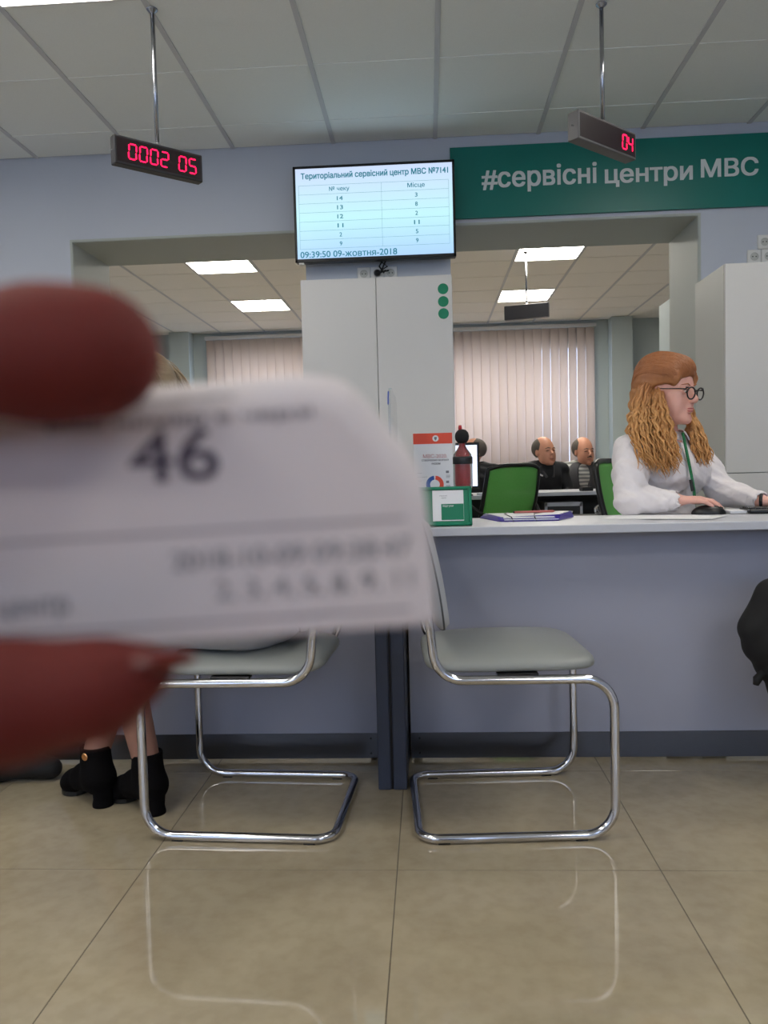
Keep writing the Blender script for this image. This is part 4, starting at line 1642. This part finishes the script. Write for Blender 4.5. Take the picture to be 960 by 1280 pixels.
# half-up hair: cap with locks
S = SDF(HC-[.2, .2, .3], HC+[.2, .2, .2], .003)
S.ell(hp(-.030, 0, .050), V3(.100, .084, .094), HR, .02)
S.ell(hp(.035, 0, .085), V3(.052, .058, .044), HR, .03)
S.ell(hp(-.062, 0, .072), V3(.062, .062, .058), HR, .03)
S.ell(hp(-.075, 0, -.01), V3(.052, .078, .085), HR, .03)
S.ell(hp(-.045, -.045, .02), V3(.058, .050, .062), HR, .03)
for q in (-1, 1):
    S.ell(hp(.012, q*.062, .052), V3(.062, .022, .040), HR, .02)
    S.ell(hp(.095, q*.0, -.01), V3(.062, .060, .068), HR, .006, True)
    S.ell(hp(.035, q*.090, -.02), V3(.060, .050, .050), HR, .006, True)
S.ripple(lambda X, Y, Z: .0005*np.sin(260*(Z-HC[2])+90*np.hypot(X-HC[0], Y-HC[1])+3*np.sin(40*X)))
from mathutils.bvhtree import BVHTree
htop = S.build('hair_top', 'hair1', cl)
off_ = np.array(cl.location)
CAPB = BVHTree.FromPolygons([Vector(v.co)+cl.location for v in htop.data.vertices], [tuple(p.vertices) for p in htop.data.polygons])


def locks(name, m, parent, guides, n, r=(.0035, .006), wave=.006, wl=.055, steps=26, snap=None):
    """wavy tapering locks; guides is a function t -> list of control points"""
    VV, FF = [], []
    seg = 6
    for i in range(n):
        g = [np.array(q) for q in guides((i+rng.uniform(-.4, .4))/n)]
        g = [q+rng.normal(size=3)*(.004 if 0 < k < len(g)-1 else .005) for k, q in enumerate(g)]
        k_ = len(g)-1
        pts = []
        ph, ph2 = rng.uniform(0, 6.3, 2)
        wlx = wl*rng.uniform(.75, 1.3)
        am = wave*rng.uniform(.6, 1.4)
        ln_ = sum(np.linalg.norm(g[a+1]-g[a]) for a in range(k_))
        for a in range(steps+1):
            t = a/steps*k_
            b = min(int(t), k_-1)
            u = t-b
            p0, p1, p2, p3 = g[max(b-1, 0)], g[b], g[b+1], g[min(b+2, k_)]
            p = .5*((2*p1)+(-p0+p2)*u+(2*p0-5*p1+4*p2-p3)*u*u+(-p0+3*p1-3*p2+p3)*u**3)
            w_ = am*min(1, a/steps*2.2)
            s = ln_*a/steps/wlx*2*PI
            p = p+V3(math.cos(s+ph), math.sin(s+ph2), .25*math.cos(s+ph2))*w_
            if snap is not None:
                h_ = snap.find_nearest(Vector(p))
                if h_[0] is not None:
                    p = np.array(h_[0])+np.array(h_[1])*.0006
            pts.append(p)
        rr = rng.uniform(*r)
        base = len(VV)
        prev = V3(1, 0, 0)
        for a in range(steps+1):
            tg = pts[min(a+1, steps)]-pts[max(a-1, 0)]
            tg /= np.linalg.norm(tg)+1e-9
            nn = prev-tg*(prev@tg)
            nn /= np.linalg.norm(nn)+1e-9
            prev = nn
            bb = np.cross(tg, nn)
            q = a/steps
            rad = rr*min(1, .35+q*3)*(1-max(0, (q-.55)/.45)**1.6*.92)
            for s in range(seg):
                th = 2*PI*s/seg
                VV.append(pts[a]+(nn*math.cos(th)+bb*math.sin(th)*.6)*rad)
        for a in range(steps):
            for s in range(seg):
                FF.append((base+a*seg+s, base+a*seg+(s+1) % seg, base+(a+1)*seg+(s+1) % seg, base+(a+1)*seg+s))
    return link(name, pymesh(VV, FF), m, parent, True, smooth=True)


def g1(t):
    j = rng.uniform(-1, 1, 6)
    y0 = 2.86+.05*abs(j[0])
    return [at(812+13*t+2*j[1], 462+14*t+4*j[2], 2.945+.010*j[0]), at(795+34*t+3*j[3], 500+3*j[2], 2.865+.03*j[0]),
            at(788+52*t+4*j[3], 540, 2.835+.035*j[0]), at(803+50*t+4*j[4], 578+9*j[5]+10*math.sin(t*PI), 2.79+.03*j[0])]


def g2(t):
    j = rng.uniform(-1, 1, 6)
    return [at(856+4*t, 505+6*j[1], 2.97+.01*j[0]), at(864+8*t+1.5*j[2], 530, 2.955+.02*j[0]), at(866+18*t+2*j[3], 556, 2.94+.02*j[0]),
            at(868+23*t+3*j[4], 578+6*j[5], 2.925+.02*j[0])]


S = SDF((.62, 2.72, .86), (1.05, 3.08, 1.30), .0045)
S.chain([at(812, 468, 2.94), at(806, 500, 2.93), at(808, 535, 2.90), at(818, 566, 2.85)], [.035, .050, .052, .030], .02)
S.chain([at(822, 500, 2.93), at(826, 535, 2.90), at(836, 560, 2.86)], [.022, .040, .026], .02)
S.chain([at(858, 515, 3.00), at(870, 545, 2.98), at(877, 568, 2.955)], [.018, .030, .016], .01)
S.ripple(lambda X, Y, Z: .004*np.sin(110*Z+50*X)+.003*np.sin(170*(X+Y)+20*Z))
S.build('hair_mass', 'hair1', cl)
locks('hair_locks', 'hair1', cl, g1, 170)
locks('hair_locks_far_side', 'hair1', cl, g2, 70, (.003, .005), .0045)
# swept strands over the crown
def g3(t):
    a = (t-.5)*2.5
    q = math.sin(a)
    e = lambda x, y, z: hp(-.02+(x+.02)*1.13, y*1.10, .045+(z-.045)*1.16)
    return [hp(.078-.030*abs(q), q*.066, .092-.048*abs(q)), e(.02, q*.086, .122-.062*abs(q)), e(-.055, q*.080, .118-.060*abs(q)),
            e(-.100, q*.072, .045-.02*abs(q)), e(-.100, q*.084, -.03), e(-.085, q*.085, -.09)]


locks('hair_strands', 'hair1', cl, g3, 260, (.0014, .0028), .0022, .09, 30, CAPB)
# lanyard laid on the shirt
LY = [at(853, 541, 2.90), at(856, 556, 2.875), at(860, 575, 2.845), at(864, 595, 2.815), at(867, 612, 2.80), at(868, 628, 2.815)]
lb = bmesh.new()
pv = None
for p in LY:
    a, b = lb.verts.new(p-tl*.0075-tf*0), lb.verts.new(p+tl*.0075)
    if pv:
        lb.faces.new((pv[0], pv[1], b, a))
    pv = (a, b)
me = bpy.data.meshes.new('lanyard')
lb.to_mesh(me)
lb.free()
o = link('lanyard', me, 'greencloth', cl, True)
o.modifiers.new('s', 'SOLIDIFY').thickness = .003
MB().tube([at(863.5, 600, 2.806), at(864.5, 606, 2.80), at(866, 614, 2.796)], .006, 8).build('lanyard_clip', 'black', cl, True)
MB().tube([lerp(EL, WL, 1.0)+V3(0, .028*math.cos(2*PI*k/20)*1.0, .024*math.sin(2*PI*k/20))+V3(.014*math.cos(2*PI*k/20), 0, 0) for k in range(20)],
          .0055, 8, closed=True).build('wristband', 'black', cl, True, smooth=True)
MB().lathe([(.001, 0), (.003, .003), (.001, .006)], tuple(hp(-.004, -.082, -.034)), 8).build('earring', 'chrome', cl, True)
# lower body on the office chair
S = SDF((.45, 2.55, .0), (1.35, 3.5, .66), .011)
KR, KL = V3(1.00, 2.72, .50), V3(1.16, 2.90, .50)
KR, KL = V3(.93, 2.86, .47), V3(1.09, 2.98, .47)
S.ell(PEL, (.15, .18, .12), TR, .03)
S.cap(PEL+tl*.09, KL, .09, .065, .03).cap(PEL-tl*.09, KR, .09, .065, .03)
S.cap(KL, V3(1.04, 3.02, .09), .06, .042, .02).cap(KR, V3(.89, 2.92, .09), .06, .042, .02)
S.build('trousers', 'trouser', cl)
for p in (V3(1.04, 3.02, 0), V3(.89, 2.92, 0)):
    S = SDF(p-[.2, .2, 0.02], p+[.2, .2, .16], .008)
    S.cap(p+[0, 0, .05], p+tf*.12+[0, 0, .028], .042, .03, .02).cap(p+[0, 0, .06], p+[0, 0, .11], .042, .04, .02)
    S.cut((0, 0, -1), (0, 0, .002))
    S.build('shoe', 'black', cl)


# ---------------------------------------------------------------- generic figure
def figure(loc, A, label, J, head_R, hs=1.0, skin='skintan', top='jacket', bottom='trouser', hair='hairm', hair_kind='short',
           res=.010, group=None, extra=None, shoe='black', name='person'):
    """J: joints relative to loc in a frame with x forward, y left (rotated by A)"""
    r = empty(name, loc, 0, label, 'person', group)
    Q = np.array([[math.cos(A), -math.sin(A), 0], [math.sin(A), math.cos(A), 0], [0, 0, 1]])
    G = {k: np.array(loc, float)+Q @ np.array(v, float) for k, v in J.items()}
    allp = np.array(list(G.values()))
    lo, hi = allp.min(0)-.22, allp.max(0)+.22
    lo[2] = min(lo[2], 0)
    TRq = Q
    S = SDF(lo, hi, res)
    up = G['neck']-G['pelvis']
    ch = lerp(G['pelvis'], G['neck'], .68)
    S.ell(ch, (.10, .15, .16), TRq, .03).ell(lerp(G['pelvis'], G['neck'], .35), (.10, .13, .16), TRq, .03).ell(G['pelvis'], (.12, .15, .11), TRq, .03)
    S.cap(G['neck']-[0, 0, .03], G['head']-[0, 0, .06], .052, .048, .02)
    add_head(S, G['head'], head_R, hs)
    for s in 'lr':
        S.chain([G['sh'+s], G['el'+s], G['wr'+s]], [.045, .036, .026], .01)
        S.chain([lerp(G['pelvis'], G['kn'+s], .15), G['kn'+s], G['an'+s]], [.075, .052, .036], .02)
        d = G['wr'+s]-G['el'+s]
        add_hand(S, G['wr'+s], d, V3(0, 0, 1), Q @ V3(0, -1 if s == 'l' else 1, .01), .7, 1.0)
    S.build('body', skin, r)
    fp_ = lambda x, y, z: G['head']+head_R @ (V3(x, y, z)*hs)
    for q in (-1, 1):
        MB().tube([fp_(.086, q*.018, .004), fp_(.087, q*.031, .006), fp_(.078, q*.044, .002)], [.002, .0045, .002], 6).build('eye', 'iris', r, True)
        MB().tube([fp_(.094, q*.012, .024), fp_(.092, q*.030, .028), fp_(.076, q*.048, .022)], [.003, .0045, .002], 6).build('eyebrow', hair, r, True)
    MB().tube([fp_(.088, -.024, -.060), fp_(.100, 0, -.061), fp_(.088, .024, -.060)], [.002, .0045, .002], 6).build('lips', 'lips', r, True)
    T = SDF(lo, hi, res)
    T.ell(ch, (.135, .185, .18), TRq, .03).ell(lerp(G['pelvis'], G['neck'], .35), (.135, .165, .18), TRq, .04).ell(G['pelvis'], (.145, .18, .12), TRq, .03)
    T.cap(G['shl'], G['neck']-[0, 0, .02], .065, .065, .03).cap(G['shr'], G['neck']-[0, 0, .02], .065, .065, .03)
    for s in 'lr':
        T.chain([G['sh'+s], G['el'+s], lerp(G['el'+s], G['wr'+s], .92)], [.070, .058, .044], .02)
    T.ripple(lambda X, Y, Z: .004*np.sin(50*Z+30*X+4*np.sin(20*Y)))
    T.cap(G['neck']+[0, 0, 0], G['neck']+[0, 0, .12], .058, .07, .01, True)
    T.build('jacket' if top != 'shirt' else 'shirt', top, r)
    B = SDF(lo, hi, res)
    B.ell(G['pelvis']-[0, 0, .02], (.14, .175, .11), TRq, .03)
    if bottom:
        for s in 'lr':
            B.chain([lerp(G['pelvis'], G['kn'+s], .18), G['kn'+s], lerp(G['kn'+s], G['an'+s], .93)], [.092, .070, .062], .03)
        B.build('trousers', bottom, r)
    if hair_kind == 'short':
        H = SDF(G['head']-.2, G['head']+.2, min(res, .005))
        P = lambda x, y, z: G['head']+head_R @ (V3(x, y, z)*hs)
        H.ell(P(-.028, 0, .036), V3(.096, .082, .088)*hs, head_R, .01)
        H.ell(P(.105 if 'full' in label or 'balding' in label else .085, 0, .02), V3(.095, .09, .11)*hs, head_R, .01, True)
        H.ell(P(-.02, 0, -.10), V3(.12, .12, .07)*hs, head_R, .01, True)
        H.build('hair', hair, r)
    if shoe:
        for s in 'lr':
            p = G['an'+s]
            fd = Q @ V3(1, 0, 0)
            H = SDF(p-[.24, .24, .2], p+[.24, .24, .12], .006)
            z0 = p[2]-.085
            H.cap([p[0], p[1], z0+.045], np.array([p[0], p[1], z0+.032])+fd*.16, .042, .032, .03).cap(p-[0, 0, .045], p, .043, .044, .02)
            H.cap(np.array([p[0], p[1], z0+.03])-fd*.03, np.array([p[0], p[1], z0+.03]), .034, .034, .02)
            H.cut((0, 0, -1), (0, 0, z0))
            H.build('shoe', shoe, r)
    if extra:
        extra(r, G, Q)
    return r, G, Q


SIT = dict(pelvis=(0, 0, .50), neck=(.02, 0, .96), head=(.05, 0, 1.06), shl=(.0, .18, .90), shr=(.0, -.18, .90),
           ell=(.06, .215, .68), elr=(.06, -.215, .68), wrl=(.26, .10, .68), wrr=(.26, -.10, .68),
           knl=(.40, .12, .46), knr=(.40, -.12, .46), anl=(.42, .12, .09), anr=(.42, -.12, .09))


def stool(x, y, rz, lab):
    r = empty('visitor_chair', (x, y, 0), rz, lab, 'chair', 'dark visitor chairs under the seated men')
    MB().box((0, 0, .40), (.44, .44, .05), .015).build('seat', 'jacket', r)
    MB().box((-.23, 0, .66), (.04, .42, .34), .012).build('backrest', 'jacket', r)
    for sx in (-.2, .2):
        for sy in (-.2, .2):
            MB().tube([(sx, sy, 0), (sx, sy, .38)], .011, 8).build('leg', 'black', r)
    return r


def man_extra(kind):
    def fn(r, G, Q):
        hr = kind[1]
        flags = [q for q in kind if isinstance(q, str)]
        P = lambda x, y, z: G['head']+hr @ V3(x, y, z)
        if 'moustache' in flags:
            MB().tube([P(.098, -.026, -.05), P(.108, 0, -.043), P(.098, .026, -.05)], [.003, .007, .003], 6).build('moustache', 'hairm', r, True)
        if 'vest' in flags:
            T = SDF(G['pelvis']-[.4, .4, .1], G['neck']+[.4, .4, .1], .009)
            ch = lerp(G['pelvis'], G['neck'], .66)
            T.ell(ch, (.150, .190, .20), Q, .02).ell(lerp(G['pelvis'], G['neck'], .3), (.155, .185, .2), Q, .03)
            T.cap(ch+Q @ V3(.16, 0, .14), ch+Q @ V3(.18, 0, -.3), .07, .03, .01, True)
            T.cap(G['neck']+[0, 0, -.02], G['neck']+[0, 0, .12], .07, .09, .01, True)
            T.build('vest', 'vest', r)
        if 'collar' in flags:
            MB().tube([G['neck']+Q @ V3(-.03, .07, .0), G['neck']+Q @ V3(.07, .06, -.03), G['neck']+Q @ V3(.13, .03, -.12)], [.016, .02, .012], 8).build('collar', 'vest', r, True)
            MB().tube([G['neck']+Q @ V3(-.03, -.07, .0), G['neck']+Q @ V3(.07, -.06, -.03), G['neck']+Q @ V3(.13, -.03, -.12)], [.016, .02, .012], 8).build('collar', 'vest', r, True)
            MB().box(G['neck']+Q @ V3(.125, -.10, -.09), (.07, .006, .014), .002, Matrix.Rotation(.5, 3, 'Y')).build('badge', 'paper', r, True)
    return fn


def zoff(z):
    return {k: (v[0], v[1], v[2]) for k, v in SIT.items()}


A1 = math.radians(-118)
x1 = at(598, 570, 7.05)[0]
h1 = head_frame(math.radians(-160), .25)
figure((x1-.02, 7.05, 0), A1, 'man in a dark jacket seated at the far desk, half behind the monitor', SIT, h1, 1.06, group='men waiting in the far room', extra=man_extra(('', h1)))
A2 = math.radians(-72)
x2 = at(678, 570, 7.1)[0]
h2 = head_frame(math.radians(-62), -.08)
figure((x2, 7.12, 0), A2, 'balding man in dark jacket in the middle, seated right of green chair', SIT, h2, 1.10, group='men waiting in the far room', extra=man_extra(('', h2, 'collar')))
A3 = math.radians(-100)
x3 = at(730, 570, 7.5)[0]
h3 = head_frame(math.radians(-68), 0)
figure((x3, 7.52, 0), A3, 'smiling moustached man in striped sweater and dark vest, rightmost of the seated men', SIT, h3, 1.10, top='stripes', group='men waiting in the far room', extra=man_extra(('', h3, 'moustache', 'vest')))
for x, y, a, l in ((x1, 7.05, A1, 'dark visitor chair under the man half behind the monitor'), (x2, 7.12, A2, 'dark visitor chair under the balding man in the middle'), (x3, 7.52, A3, 'dark visitor chair under the man in the striped sweater')):
    stool(x, y, a, l)

# ---------------------------------------------------------------- woman on the left chair
LH = head_frame(math.radians(165), .25)
SIT2 = dict(pelvis=(0, 0, .565), neck=(.24, 0, 1.02), head=(.315, 0, 1.135), shl=(.20, .15, .97), shr=(.20, -.15, .97),
            ell=(.30, .20, .80), elr=(.34, -.22, .81), wrl=(.46, .10, .80), wrr=(.52, -.13, .80),
            knl=(.36, .07, .49), knr=(.40, -.10, .49), anl=(.30, .045, .13), anr=(.475, .015, .14))
W_A = math.radians(172)


def woman_extra(r, G, Q):
    # hair: cap and straight locks
    hr = LH
    P = lambda x, y, z: G['head']+hr @ V3(x, y, z)
    H = SDF(G['head']-.25, G['head']+.2, .005)
    H.ell(P(-.025, 0, .042), V3(.105, .088, .095), hr, .02).ell(P(-.07, 0, -.05), V3(.055, .075, .11), hr, .03)
    H.ell(P(.10, 0, -.02), V3(.07, .07, .09), hr, .01, True)
    H.build('hair', 'hair2', r)

    def gg(t):
        a = (t-.5)*PI*1.1
        return [P(.03, .02*math.sin(a), .135), P(-.055, .085*math.sin(a), .11), P(-.118, .088*math.sin(a), .02), P(-.12, .09*math.sin(a), -.10), P(-.10, .09*math.sin(a), -.2)]
    locks('hair_locks', 'hair2', r, gg, 90, (.002, .004), .002, .1)
    # skirt
    K = SDF(G['pelvis']-[.65, .45, .22], G['pelvis']+[.45, .45, .25], .009)
    K.ell(G['pelvis'], (.16, .19, .12), Q, .03)
    K.cap(G['pelvis']+Q @ V3(0, .08, -.01), G['knl']+[0, 0, .01], .095, .072, .04).cap(G['pelvis']+Q @ V3(0, -.08, -.01), G['knr']+[0, 0, .01], .095, .072, .04)
    K.cut((0, 0, -1), (0, 0, .476))
    K.build('skirt', 'coat', r)
    for i, s in enumerate('rl'):
        an = G['an'+s]
        b = empty('ankle_boot', (an[0], an[1], 0))
        b.parent = r
        b.location = Vector((an[0], an[1], 0))-r.location
        fd = Q @ V3(.86, -.5, 0) if s == 'r' else Q @ V3(.86, -.5, 0)
        o = V3(an[0], an[1], 0)
        H = SDF(o-[.26, .26, .02], o+[.26, .26, .24], .004)
        H.chain([o+[0, 0, .075]-fd*.012, o+[0, 0, .12], o+[0, 0, .165]], [.042, .041, .042], .01)
        H.chain([o+[0, 0, .075]-fd*.018, o+[0, 0, .062]+fd*.06, o+fd*.125+[0, 0, .036]], [.043, .038, .034], .02)
        H.ell(o+fd*.128+[0, 0, .030], (.042, .040, .028), k=.02)
        H.cut((0, 0, 1), o+[0, 0, .166])
        H.cap(o+[0, 0, .155], o+[0, 0, .26], .034, .036, .002, True)
        H.cut((0, 0, -1), (0, 0, .012))
        H.ell(o+fd*.045+[0, 0, .0], (.045, .06, .030), k=.01, sub=True)
        u = H.mesh()
        me = link('boot_upper', u, 'suede', None, smooth=True)
        me.parent = b
        u.transform(Matrix.Translation(Vector(-o)))
        hl = MB().lathe([(.029, 0), (.029, .006), (.026, .02), (.029, .055), (.036, .085)], tuple(-fd*.030), 18)
        hl.build('heel', 'suede', b, smooth=True)
        sl = MB()
        outl = [Vector(fd*.125)+Vector((.040*math.cos(t), .040*math.sin(t), .0)) for t in np.linspace(0, 2*PI, 18)[:-1]]
        sl.prism([(p.x, p.y, .002) for p in outl], (0, 0, .012))
        sl.build('sole', 'black', b)
        if s == 'r':
            toc = -o
            toc[2] = 0
            toc /= np.linalg.norm(toc)
            bt2 = MB().lathe([(.011, 0), (.011, .002), (.008, .004), (.002, .004)], seg=16).build('button', 'gold', b)
            d = Vector((-.35, -.94, 0)).normalized()
            bt2.matrix_local = Matrix.Translation(Vector((d.x*.041, d.y*.041, .146))) @ d.to_track_quat('Z', 'Y').to_matrix().to_4x4()
        else:
            pass



figure((-.49, 2.12, 0), W_A, 'woman in heeled black ankle boots seated on the left chair, mostly behind ticket', SIT2, LH, .98, skin='stocking', top='coat',
       bottom=None, hair_kind='none', res=.008, shoe=None, extra=woman_extra)

# ---------------------------------------------------------------- visitor whose shoe shows at the left edge
STAND = dict(pelvis=(-.17, -.20, .92), neck=(-.22, -.20, 1.42), head=(-.19, -.20, 1.56), shl=(-.22, -.01, 1.36), shr=(-.22, -.39, 1.36),
             ell=(-.22, .02, 1.08), elr=(-.22, -.44, 1.08), wrl=(-.10, -.02, .90), wrr=(-.10, -.40, .90),
             knl=(-.06, -.06, .50), knr=(-.20, -.30, .50), anl=(.0, .06, .09), anr=(-.32, -.30, .09))
figure((-1.335, 2.27, 0), math.radians(3), 'black shoe of a visitor standing at the left counter, toe pointing right', STAND, head_frame(.2), 1.0, shoe='blackm', res=.012)

# ================================================================== BLACK BACKPACK AT THE RIGHT EDGE
bg_ = empty('backpack', (1.07, 2.24, .36), 0, 'black bag hanging before the right counter at the picture\'s right edge', 'bag')
S = SDF((.80, 2.0, .10), (1.45, 2.45, .74), .006)
ax = Matrix.Rotation(math.radians(42), 3, 'Y')
Rb = np.array(ax)
S.ell((1.065, 2.25, .42), (.215, .11, .175), Rb, .02)
S.ell((1.13, 2.23, .37), (.16, .12, .23), Rb, .05)
S.ell((1.17, 2.26, .46), (.14, .09, .12), None, .04)
S.ripple(lambda X, Y, Z: .006*np.sin(26*X+31*Z)+.003*np.sin(70*(X-Z)+9*Y))
S.build('bag_body', 'blackm', bg_)
MB().tube([(.915, 2.22, .345), (.897, 2.22, .322), (.893, 2.22, .306)], [.009, .013, .008], 8).build('strap_tab', 'blackm', bg_, True, smooth=True)
MB().tube([(1.10, 2.25, .55), (1.12, 2.28, .66), (1.13, 2.355, .748), (1.13, 2.40, .757), (1.17, 2.355, .746), (1.18, 2.28, .62), (1.19, 2.25, .52)], .012, 8).build('carry_strap', 'blackm', bg_, True, smooth=True)

# ================================================================== THE HAND WITH THE TICKET
TD = .1155     # distance of the flat part of the ticket


def cs(px, py, d):
    return CAM+ray(px, py)*d


tk = empty('queue_ticket', cs(200, 640, TD), 0, 'blurred white paper queue ticket printed 46, held up close in fingers', 'ticket')
# ticket plane: s to the right, t up, rotated like the print
rot = math.radians(3.6)
ts = RT*math.cos(rot)+UP*math.sin(rot)
ts = ts+F*.02
ts /= np.linalg.norm(ts)
tt = np.cross(F, ts)*-1
tt = UP*math.cos(rot)-RT*math.sin(rot)
tt = tt-ts*(tt@ts)
tt /= np.linalg.norm(tt)
tn = np.cross(ts, tt)       # towards the camera
T0 = cs(545, 781, TD)       # lower right corner
WT, HT = .082, .058


def wrap(q, rho, qmax=2.4):
    a = np.clip(q/rho, 0, qmax)
    ex = np.maximum(q/rho-qmax, 0)*rho
    inpl = np.where(q > 0, rho*np.sin(a)+ex*math.cos(qmax), q)
    back = np.where(q > 0, rho*(1-np.cos(a))+ex*math.sin(qmax), 0)
    return inpl, back


def tsurf(s, t, off=0.0):
    """s from the right edge (negative to the left), t up; returns world points"""
    s = np.asarray(s, float)
    t = np.asarray(t, float)
    # gentle bow of the sheet
    back = .10*(np.clip(t-.022, 0, 1))**2*6 + .03*(s+.04)**2*8
    # diagonal curl at the upper right corner
    nd = np.array([.80, .60])
    q = s*nd[0]+t*nd[1]-.0080
    i2, b2 = wrap(q, .006)
    ds = i2-q
    s2, t2 = s+ds*nd[0], t+ds*nd[1]
    # curl of the top edge
    q = t2-.0318-.03*(s2+.02)
    i3, b3 = wrap(q, .007)
    t3 = t2+(i3-q)
    b = back+b2+b3
    P = T0+np.multiply.outer(s2, ts)+np.multiply.outer(t3, tt)-np.multiply.outer(b-off, tn)
    return P


n, m = 90, 80
gs, gt = np.meshgrid(np.linspace(-WT, 0, n+1), np.linspace(0, HT, m+1), indexing='ij')
VV = tsurf(gs.ravel(), gt.ravel())
FF = [(i*(m+1)+j, (i+1)*(m+1)+j, (i+1)*(m+1)+j+1, i*(m+1)+j+1) for i in range(n) for j in range(m)]
o = link('paper', pymesh(VV, FF), 'ticket', tk, True, smooth=True)
o.modifiers.new('s', 'SOLIDIFY').thickness = .00008


def px_to_st(px, py):
    d = ray(px, py)
    k = ((T0-CAM)@tn)/(d@tn)
    p = CAM+d*k-T0
    return float(p@ts), float(p@tt)


def ttext(s, m, x0, x1, y0, y1, bold=0, nm='ticket_print'):
    """print between pixel columns x0..x1 with its base at y0 and its top at y1 (at the left end)"""
    a = px_to_st(x0, y0)
    b = px_to_st(x1, y0)
    wd = math.hypot(b[0]-a[0], 0)
    h = abs(y0-y1)/FPX*TD
    text(s, nm, m, tk, (0, 0, 0), (1, 0, 0), (0, 0, 1), wd, h, .00012, bold,
         fn=lambda X, Y, Z: tsurf(a[0]+X, a[1]+Y, Z+.00006))


ttext('46', 'ink', 163, 276, 606, 540, .012)
ttext('Ваш номер в черзі', 'ink', 60, 392, 545, 526)
ttext('Сервісний центр', 'greyink', 150, 292, 505, 492)
ttext('2018-10-09 09:38:47', 'greyink', 216, 516, 714, 690)
ttext('2, 3, 4, 5, 8, 9, 11', 'greyink', 272, 518, 754, 726)
ttext('центр', 'greyink', 0, 88, 780, 752)
ttext('оператор', 'greyink', -95, -14, 735, 712)
for (x0, y0, h_) in ((-100, 688, 4), (-100, 803, 4)):
    a = px_to_st(x0, y0)
    e = -.0035
    hh = h_/FPX*TD
    sv_, tv_ = np.meshgrid(np.linspace(a[0], e, 60), [a[1], a[1]+hh], indexing='ij')
    P = tsurf(sv_.ravel(), tv_.ravel(), .0001)
    link('ticket_rule', pymesh(P, [(2*i, 2*i+2, 2*i+3, 2*i+1) for i in range(59)]), 'rule', tk, True)

# the hand: index finger above, thumb below, joined at the palm beyond the left edge
hd = empty('hand', cs(-500, 680, .11), 0, 'dark blurred finger and thumb of the photographer\'s left hand pinching the ticket', 'hand')
a0 = cs(-900, 500, .04)
S = SDF(cs(-250, 660, .11)-[.12, .12, .12], cs(-250, 660, .11)+[.10, .09, .10], .0014)
D1 = .1045
S.chain([cs(120, 443, D1), cs(40, 443, D1), cs(-60, 446, D1), cs(-260, 470, D1+.002), cs(-420, 540, D1+.004)],
        [.0080, .0083, .0081, .0086, .0105], .002)
S.ell(cs(80, 441, D1), (.0108, .0082, .0082), np.stack([RT, UP, F], 1), .004)
S.chain([cs(186, 838, D1-.002), cs(120, 861, D1-.002), cs(10, 878, D1-.002), cs(-120, 880, D1-.002), cs(-320, 860, D1), cs(-450, 780, D1+.002)],
        [.0032, .0054, .0069, .0078, .0096, .0130], .006)
S.chain([cs(-420, 540, D1+.004), cs(-470, 660, D1+.004), cs(-450, 780, D1+.002)], [.0105, .014, .013], .012)
# folded fingers and palm
for k, (yy, rr) in enumerate(((640, .0085), (710, .0085), (780, .0075))):
    S.chain([cs(-470, yy-30, D1+.024), cs(-300, yy, D1+.030), cs(-290, yy+10, D1+.012), cs(-360, yy+15, D1+.008)], [rr+.001, rr, rr*.95, rr*.9], .003)
S.chain([cs(-480, 560, D1+.012), cs(-520, 800, D1+.012)], [.016, .018], .014)
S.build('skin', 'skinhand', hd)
# thumb nail: curved plate at the tip, edge-on
nm_ = MB()
Nn = SDF(cs(200, 826, D1)-.02, cs(200, 826, D1)+.02, .0006)
Rn = np.stack([RT*math.cos(.10)+UP*math.sin(.10), UP*math.cos(.1)-RT*math.sin(.1), -F], 1)
Nn.ell(cs(196, 826, D1-.003), (.0052, .0015, .0035), Rn)
Nn.build('thumbnail', 'nail', hd)

# ---------------------------------------------------------------- phone and photographer behind the camera, unseen, added to shade ticket and hand
ph = empty('phone', tuple(CAM-F*.016), 0, 'black phone held upright behind the ticket, unseen, added to shade it', 'phone')
pb = MB()
pb.box((0, 0, 0), (.074, .150, .008), .003, Matrix([[RT[i], UP[i], F[i]] for i in range(3)]), 2)
pb.build('body', 'black', ph)
PHO = dict(SIT, neck=(.05, 0, 1.02), head=(.11, 0, 1.14), wrl=(.42, .12, .82), wrr=(.42, -.06, .82), ell=(.18, .24, .72), elr=(.18, -.24, .72))
figure((.02, -.50, 0), math.radians(90), 'photographer in a dark jacket seated behind the phone, unseen, added to block light', PHO, head_frame(math.radians(90), .2), 1.0, skin='skin', res=.014)
stool(.02, -.50, math.radians(90), 'dark visitor chair under the added photographer, outside the picture')
